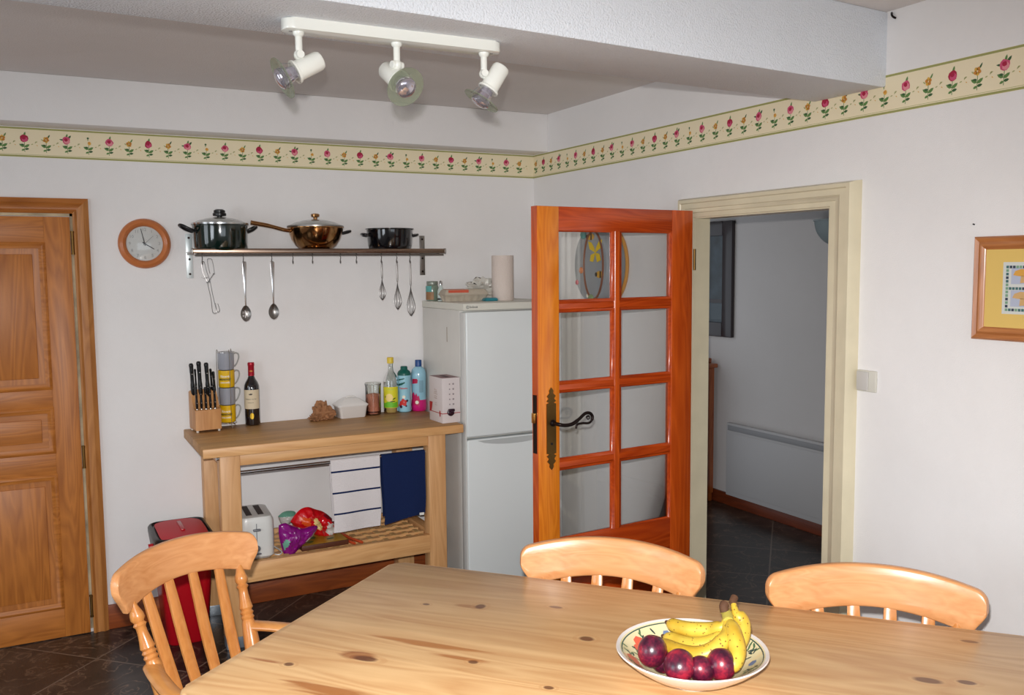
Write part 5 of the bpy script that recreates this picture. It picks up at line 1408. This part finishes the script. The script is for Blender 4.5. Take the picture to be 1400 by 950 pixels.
# light switch
sw = thing('light_switch', 'square white light switch beside the doorway architrave', 'switch', (0, -2.360, 1.272))
obj('plate', B((-.010, -.040, -.037), (0, .040, .037), .003), mat('switch_cream', (208, 204, 192), .4), sw)
obj('rocker', B((-.017, -.012, -.033), (-.0095, .037, .033), .003), mat('switch_grey', (196, 192, 186), .4), sw)
# oval wall ornament seen through the glass
orn = thing('wall_ornament', 'oval grey wall ornament with a yellow butterfly, seen through the glazed door', 'ornament', (-.001, -.785, 1.680))
M_ORG = mat('ornament_grey', (150, 154, 158), .7, vary=.08)
def oval(x, sy, sz, n=40, oy=0.): return [(x, oy+sy*math.cos(6.28318*k/n), sz*math.sin(6.28318*k/n)) for k in range(n)]
bm = bmesh.new(); prev = None
for (x, sy, sz) in ((0, .138, .172), (-.03, .146, .180), (-.08, .150, .184), (-.11, .150, .184), (-.125, .142, .176)):
    r = [bm.verts.new(p) for p in oval(x, sy, sz)]
    if prev:
        for k in range(len(r)): bm.faces.new((prev[k], prev[(k+1) % len(r)], r[(k+1) % len(r)], r[k]))
    else: bm.faces.new(r)
    prev = r
bm.faces.new(prev); body = obj('ornament_body', bm, M_ORG, orn)
bm = bmesh.new(); tube(bm, oval(-.008, .146, .180), .009, 8, closed=True); obj('rim', bm, mat('ornament_rim', (206, 146, 70), .6), orn)
bm = bmesh.new(); tube(bm, oval(-.1255, .085, .165, oy=-.030), .0060, 8, closed=True); obj('cord_band', bm, mat('ornament_band', (128, 80, 58), .6), orn)
def decal(name, y0, z0, poly_, mt, lift=0.):
    bm = bmesh.new(); prism(bm, [(y0+a, z0+b) for a, b in poly_], -.1265-lift, -.1245-lift, 'X'); return obj(name, bm, mt, body, smooth=0)
M_BFY = mat('butterfly_yellow', (226, 190, 30), .6)
for k, p in enumerate(([(0, 0), (.052, .018), (.064, .056), (.036, .050), (.010, .024)], [(0, 0), (-.046, .022), (-.058, .062), (-.030, .054), (-.006, .024)], [(0, 0), (.040, -.010), (.048, -.040), (.020, -.044)], [(0, 0), (-.036, -.006), (-.048, -.036), (-.016, -.046)])): decal('butterfly_wing', -.048, .060, p, M_BFY, .0004*k)
for y0, z0 in ((-.004, .138), (-.085, -.045)):
    decal('bee', y0, z0, circ(0, 0, .034, .017, 14), mat('bee_yellow', (206, 156, 60), .6))
    decal('bee_stripe', y0, z0, [(-.012, -.016), (-.002, -.017), (-.002, .017), (-.012, .016)], M_BLACK, .001); decal('bee_stripe', y0, z0, circ(.030, 0, .010, .011, 10), M_BLACK, .001)
M_OT = mat('ornament_teal', (84, 150, 146), .6); M_OP = mat('ornament_pink', (200, 84, 100), .6); M_OO = mat('ornament_orange', (216, 132, 84), .6)
for (y, z, r, mt_o, nm) in ((.060, .150, .024, M_OT, 'blossom'), (.118, -.085, .014, M_OP, 'blossom'), (.080, -.025, .018, M_OO, 'blossom'), (-.01, -.165, .026, mat('ornament_leaf', (130, 150, 110), .6), 'leaf_cluster'), (.02, -.150, .012, M_WPR, 'ribbon')):
    bm = bmesh.new(); sphere(bm, (-.127, y, z), r, 12, 8, sc=(.35, 1, .9)); obj(nm, bm, mt_o, body)

# small dark hook in the ceiling corner by the beam
hk = obj('corner_hook', T(smooth_path([(-.002, -2.418, 2.497), (-.010, -2.425, 2.488), (-.012, -2.432, 2.480), (-.004, -2.436, 2.476)], 4), .0035, 8), M_DARKIRON); tag(hk, 'tiny dark hook in the ceiling corner beside the beam', 'hook')

# ------------------------------------------------------------------ HALLWAY THINGS
hp_ = thing('dark_picture', 'large dark-framed picture on the hallway wall', 'picture', (XR, .232, 1.175))
M_DF = mat('dark_frame', (34, 22, 26), .3, coat=.4); HW, HH = .62, .80
for (y0, y1, z0, z1) in ((0, .10, 0, HH), (HW-.10, HW, 0, HH)): obj('frame', B((-.03, y0, z0), (0, y1, z1), .006), M_DF, hp_)
for (z0, z1) in ((0, .10), (HH-.10, HH)): obj('frame', B((-.03, .1005, z0), (0, HW-.1005, z1), .006), M_DF, hp_)
obj('canvas', B((-.012, .1, .1), (-.004, HW-.1, HH-.1)), mat('dark_painting', (44, 56, 64), .4, vary=.5, coat=.3), hp_)
obj('painted_strip', B((-.0135, .101, .12), (-.0122, HW-.101, .23)), mat('painting_grey', (84, 94, 100), .5), hp_)
obj('painted_line', B((-.0145, .101, .235), (-.0137, HW-.101, .26)), M_DF, hp_)
rd = thing('panel_radiator', 'flat white electric panel heater on the hallway wall', 'radiator', (XR-.001, -1.02, .09))
M_RAD = mat('radiator_white', (176, 174, 174), .5)
obj('panel', B((-.065, 0, 0), (-.03, 1.245, .505), .006), M_RAD, rd)
obj('top_grille', B((-.070, .02, .455), (-.0655, 1.225, .490), .001), mat('grille_grey', (140, 140, 142), .5), rd)
obj('front_plate', B((-.071, .03, .035), (-.0655, 1.17, .44), .003), M_RAD, rd)
obj('wall_bracket', B((-.0298, .1, .06), (-.001, 1.1, .42)), mat('grille_grey', (120, 122, 126)), rd)
cbt = thing('hall_cabinet', 'orange-brown wooden cabinet just inside the hallway', 'cabinet', (1.30, .385, 0))
M_CAB = wood('cabinet_wood', (120, 56, 22), (164, 88, 40), 'Z', .35, coat=.3)
obj('carcass', B((.01, .01, .06), (.37, .9, .955), .004), M_CAB, cbt); obj('top', B((-.02, -.012, .9555), (.385, .92, .985), .008), M_CAB, cbt); obj('upper_ledge', B((.05, .04, .9855), (.37, .88, 1.02), .006), M_CAB, cbt)
obj('plinth', B((.02, .02, 0), (.365, .88, .0595), .003), M_CAB, cbt)
for y0, y1 in ((.03, .45), (.46, .88)):
    dd = obj('door', B((-.004, y0, .09), (.0095, y1, .93), .003), M_CAB, cbt); bm = bmesh.new(); sphere(bm, (-.016, y1-.04 if y0 < .1 else y0+.04, .6), .012, 14, 8); obj('knob', bm, M_BRASS, dd)
ul = thing('wall_uplighter', 'half-bowl plaster uplighter high on the hallway wall', 'wall light', (XR, -.66, 1.935))
bm = bmesh.new(); rows = []
for i in range(13):
    a = R(90*i/12); r = []
    for j in range(19):
        b = R(-90+180*j/18); rr_ = .155*math.cos(a); r.append(bm.verts.new((-rr_*math.cos(b)*.75, rr_*math.sin(b), -.155*math.sin(a))))
    rows.append(r)
for a, b in zip(rows[:-1], rows[1:]):
    for k in range(18): bm.faces.new((a[k], a[k+1], b[k+1], b[k]))
bmesh.ops.remove_doubles(bm, verts=bm.verts, dist=.0005)
bmesh.ops.recalc_face_normals(bm, faces=bm.faces); bmesh.ops.solidify(bm, geom=bm.faces[:], thickness=.006); obj('bowl_shade', bm, mat('uplighter', (128, 140, 142), .5), ul)
bm = bmesh.new(); tube(bm, [(-.158*math.cos(R(-90+180*j/18))*.75, .158*math.sin(R(-90+180*j/18)), 0) for j in range(19)], .005, 8); obj('rim', bm, mat('uplighter_rim', (146, 156, 158), .5), ul)

# ------------------------------------------------------------------ FRUIT BOWL
BX_, BY_ = -1.333, -3.057
bl = thing('fruit_bowl', 'wide white bowl with painted flowers and green rim on the table', 'bowl', (BX_, BY_, TZ), 0)
bm = bmesh.new()
lathe(bm, [(.050, 0), (.056, 0), (.058, .006), (.075, .012), (.105, .026), (.135, .046), (.158, .066), (.1615, .070), (.160, .0725), (.153, .070)], 72, cap=False)
obj('outer_shell', bm, mat('bowl_white', (224, 216, 210), .15, coat=.6), bl)
INP = [(.153, .070), (.150, .0685), (.1475, .0668), (.130, .052), (.102, .033), (.072, .019), (.045, .014), (0, .013)]
bm = bmesh.new(); lathe(bm, INP, 72, cap=False, mis=[0, 1, 0, 0, 0, 0, 0]); 
obj('inner_glaze', bm, [mat('bowl_cream', (220, 206, 160), .15, coat=.6), mat('bowl_rim_green', (58, 84, 74), .2, coat=.5)], bl)
def in_z(r):
    for (r0, z0), (r1, z1) in zip(INP[:-1], INP[1:]):
        if r1 <= r <= r0: return z1+(z0-z1)*(r-r1)/(r0-r1)
    return .07
def bowl_decal(polys_rt, mt, name, lift=.0008):
    bm = bmesh.new()
    for ang_, r0, pl_ in polys_rt:
        vs = []
        for u, v in pl_:
            r = r0+v; a = ang_+u/r0; vs.append(bm.verts.new((r*math.cos(a), r*math.sin(a), in_z(r)+lift)))
        bm.faces.new(vs)
    return obj(name, bm, mt, bl, smooth=0)
rn = random.Random(4); leaves, flowers, blues, leaf2 = [], [], [], []
for k in range(9):
    a = 2*math.pi*k/9+.3
    for q in range(12):
        u, v, ro = rn.uniform(-.022, .022), rn.uniform(-.018, .016), rn.uniform(0, 3.1)
        (leaves if q % 2 else leaf2).append((a, .128, [(u+x, v+y) for x, y in circ(0, 0, .0075, .0022, 8, ro)]))
    if k % 3 != 1:
        u = rn.uniform(-.008, .008); a2 = a+.35
        flowers.append((a2, .126, [(u+x, y) for x, y in circ(0, 0, .017, .014, 7)])); flowers.append((a2+.13, .120, circ(0, 0, .010, .011, 6)))
    else: blues.append((a+.35, .126, circ(0, 0, .010, .009, 6)))
bowl_decal(leaves, mat('paint_leaf', (74, 104, 70), .3), 'painted_leaves'); bowl_decal(leaf2, mat('paint_leaf_dark', (48, 66, 60), .3), 'painted_leaves')
for q, f_ in enumerate(flowers): bowl_decal([f_], mat('paint_coral', (216, 92, 66), .3), 'painted_flower', .001+.0003*(q % 2))
for f_ in blues: bowl_decal([f_], mat('paint_blue', (104, 120, 150), .3), 'painted_flower', .001)

def plum_mat():
    m, nt, b = base_mat('plum_skin'); N, L = nt.nodes, nt.links
    tc = N.new('ShaderNodeTexCoord'); n = N.new('ShaderNodeTexNoise'); n.inputs['Scale'].default_value = 28; n.inputs['Detail'].default_value = 5
    L.new(tc.outputs['Object'], n.inputs['Vector'])
    n2 = N.new('ShaderNodeTexNoise'); n2.inputs['Scale'].default_value = 170; n2.inputs['Detail'].default_value = 2; L.new(tc.outputs['Object'], n2.inputs['Vector'])
    ad = N.new('ShaderNodeMath'); ad.operation = 'MULTIPLY_ADD'; L.new(n2.outputs['Fac'], ad.inputs[0]); ad.inputs[1].default_value = .35; L.new(n.outputs['Fac'], ad.inputs[2])
    r = N.new('ShaderNodeValToRGB'); L.new(ad.outputs[0], r.inputs[0]); e = r.color_ramp.elements
    e[0].position = .5; e[0].color = lin((44, 12, 32)); e[1].position = .88; e[1].color = lin((158, 34, 54)); x = e.new(.7); x.color = lin((92, 20, 44))
    L.new(r.outputs[0], b.inputs['Base Color']); b.inputs['Roughness'].default_value = .3; b.inputs['Coat Weight'].default_value = .25; b.inputs['Coat Roughness'].default_value = .25
    return m
M_PLUM = plum_mat()
def plum_bm(r):
    bm = bmesh.new(); sphere(bm, (0, 0, 0), r, 36, 24, sc=(1, .95, 1.06))
    for v in bm.verts:
        d = v.co.normalized(); a = math.atan2(d.y, d.x)
        v.co -= Vector((d.x, d.y, 0))*r*.05*math.exp(-(a/.25)**2)*(1 if abs(d.z) < .95 else 0)
        rad = math.hypot(d.x, d.y); v.co.z -= math.copysign(r*.16*math.exp(-(rad/.22)**2), d.z)
    return bm
for (x, y, z, r, rot, nm) in ((892, 890, TZ+.078, .0325, (0, .3, .4), 'dark red plum at the left of the fruit bowl'), (929, 910, TZ+.072, .0330, (.9, .2, 2.2), 'purple plum, second from the left in the bowl'), (959, 915, TZ+.066, .0270, (.5, .8, 3.4), 'smallest plum, partly hidden between its two neighbours'), (986, 908, TZ+.073, .0315, (.2, .5, 1.4), 'red-purple plum at the right in front of the banana'), (905, 904, TZ+.053, .024, (.2, .9, 2.4), 'half hidden plum under the two leftmost plums')):
    p = at(x, y, 'z', z)
    t = thing('plum', nm, 'plum', p, group='plums in the bowl'); t.rotation_euler = rot
    obj('flesh', plum_bm(r), M_PLUM, t); bm = bmesh.new(); tube(bm, [(0, 0, r*.86), (.001, 0, r*.98)], .0016, 6); obj('stalk', bm, mat('stalk_brown', (80, 56, 40), .7), t)

def banana_mat():
    m, nt, b = base_mat('banana_skin'); N, L = nt.nodes, nt.links
    tc = N.new('ShaderNodeTexCoord'); n = N.new('ShaderNodeTexNoise'); n.inputs['Scale'].default_value = 14; n.inputs['Detail'].default_value = 3; L.new(tc.outputs['Object'], n.inputs['Vector'])
    r = N.new('ShaderNodeValToRGB'); L.new(n.outputs['Fac'], r.inputs[0]); e = r.color_ramp.elements
    e[0].position = .35; e[0].color = lin((186, 146, 36)); e[1].position = .65; e[1].color = lin((208, 178, 66))
    v = N.new('ShaderNodeTexVoronoi'); v.inputs['Scale'].default_value = 110; L.new(tc.outputs['Object'], v.inputs['Vector'])
    c = N.new('ShaderNodeMath'); c.operation = 'LESS_THAN'; L.new(v.outputs['Distance'], c.inputs[0]); c.inputs[1].default_value = .20
    g = N.new('ShaderNodeMath'); g.operation = 'GREATER_THAN'; L.new(n.outputs['Fac'], g.inputs[0]); g.inputs[1].default_value = .44
    mm = N.new('ShaderNodeMath'); mm.operation = 'MULTIPLY'; L.new(c.outputs[0], mm.inputs[0]); L.new(g.outputs[0], mm.inputs[1])
    mx = N.new('ShaderNodeMix'); mx.data_type = 'RGBA'; L.new(mm.outputs[0], mx.inputs[0]); L.new(r.outputs[0], mx.inputs[6]); mx.inputs[7].default_value = lin((120, 84, 30))
    L.new(mx.outputs[2], b.inputs['Base Color']); b.inputs['Roughness'].default_value = .42; return m
M_BAN = banana_mat(); M_BTIP = mat('banana_tip', (84, 54, 34), .8, vary=.3); M_BGR = mat('banana_stem', (176, 160, 70), .6, vary=.15)
def banana(parent, pts, base, rmax=.0185, tip=True, stemlen=.16):
    """pts: world path from stem to tip"""
    P = smooth_path([Vector(p)-base for p in pts], 8); n = len(P)
    def rad(u):
        if u < .14: return .0065+.0015*u/.14
        if u < .30: f = (u-.14)/.16; return .008+(rmax*.92-.008)*(3*f*f-2*f**3)
        if u < .80: return rmax*(.92+.08*math.sin(math.pi*(u-.3)/.5))
        f = (u-.80)/.20; return rmax*(.92*(1-f**2.0))+.0045*f**2
    bm = tube(bmesh.new(), P, [rad(i/(n-1)) for i in range(n)], 10)
    for f in bm.faces: pass
    o = obj('banana', bm, M_BAN, parent, smooth=45)
    if tip:
        d = (P[-1]-P[-2]).normalized(); bm = tube(bmesh.new(), [P[-1]-d*.001, P[-1]+d*.004, P[-1]+d*.007], [.0052, .0048, .003], 8); obj('blossom_tip', bm, M_BTIP, o)
    return o
def W(x, y, z): return at(x, y, 'z', TZ+z)
base = W(988, 848, .120)
bb = thing('banana_bunch', 'bunch of ripe yellow bananas lying across the fruit bowl', 'bananas', base)
CR = (993, 842, .132)
banana(bb, [W(*CR), W(988, 856, .118), W(972, 861, .100), W(945, 861, .090), W(925, 856, .086), W(913, 851, .086)], base, .0178)
banana(bb, [W(*CR), W(990, 866, .106), W(972, 878, .084), W(945, 882, .070), W(922, 875, .066), (W(908, 870, .066))], base, .0175)
banana(bb, [W(*CR), W(991, 868, .112), W(980, 886, .092), W(955, 896, .076), W(925, 890, .070), W(903, 876, .070)], base, .0195)
banana(bb, [W(*CR), W(999, 852, .126), W(1005, 872, .112), W(1008, 890, .094), W(1004, 906, .078), W(996, 916, .068)], base, .0185)
bm = tube(bmesh.new(), smooth_path([W(996, 850, .128)-base, W(994, 840, .134)-base, W(990, 833, .142)-base, W(990, 829, .150)-base], 4), [.012]*5+[.0105]*4+[.009]*3+[.0075], 12); cr = obj('crown', bm, M_BGR, bb)
bm = tube(bmesh.new(), smooth_path([W(991, 836, .140)-base, W(989.5, 829, .150)-base, W(992, 824.5, .155)-base], 4), [.0100]*4+[.0100]*4+[.006], 12); obj('crown_end', bm, M_BTIP, cr)
base2 = W(1012, 860, .10)
b5 = thing('banana', 'short banana standing at the right behind the bunch, stem upwards', 'banana', base2)
banana(b5, [W(1003, 826, .150), W(1006, 838, .136), W(1014, 850, .118), W(1014, 868, .096), W(1006, 884, .078), W(992, 892, .066)], base2, .0185, tip=False)
bm = tube(bmesh.new(), smooth_path([W(1005, 831, .144)-base2, W(1002, 823, .152)-base2, W(1005, 815, .160)-base2], 4), [.0072]*4+[.0085]*3+[.0085, .005], 10); obj('stem_end', bm, M_BTIP, b5)
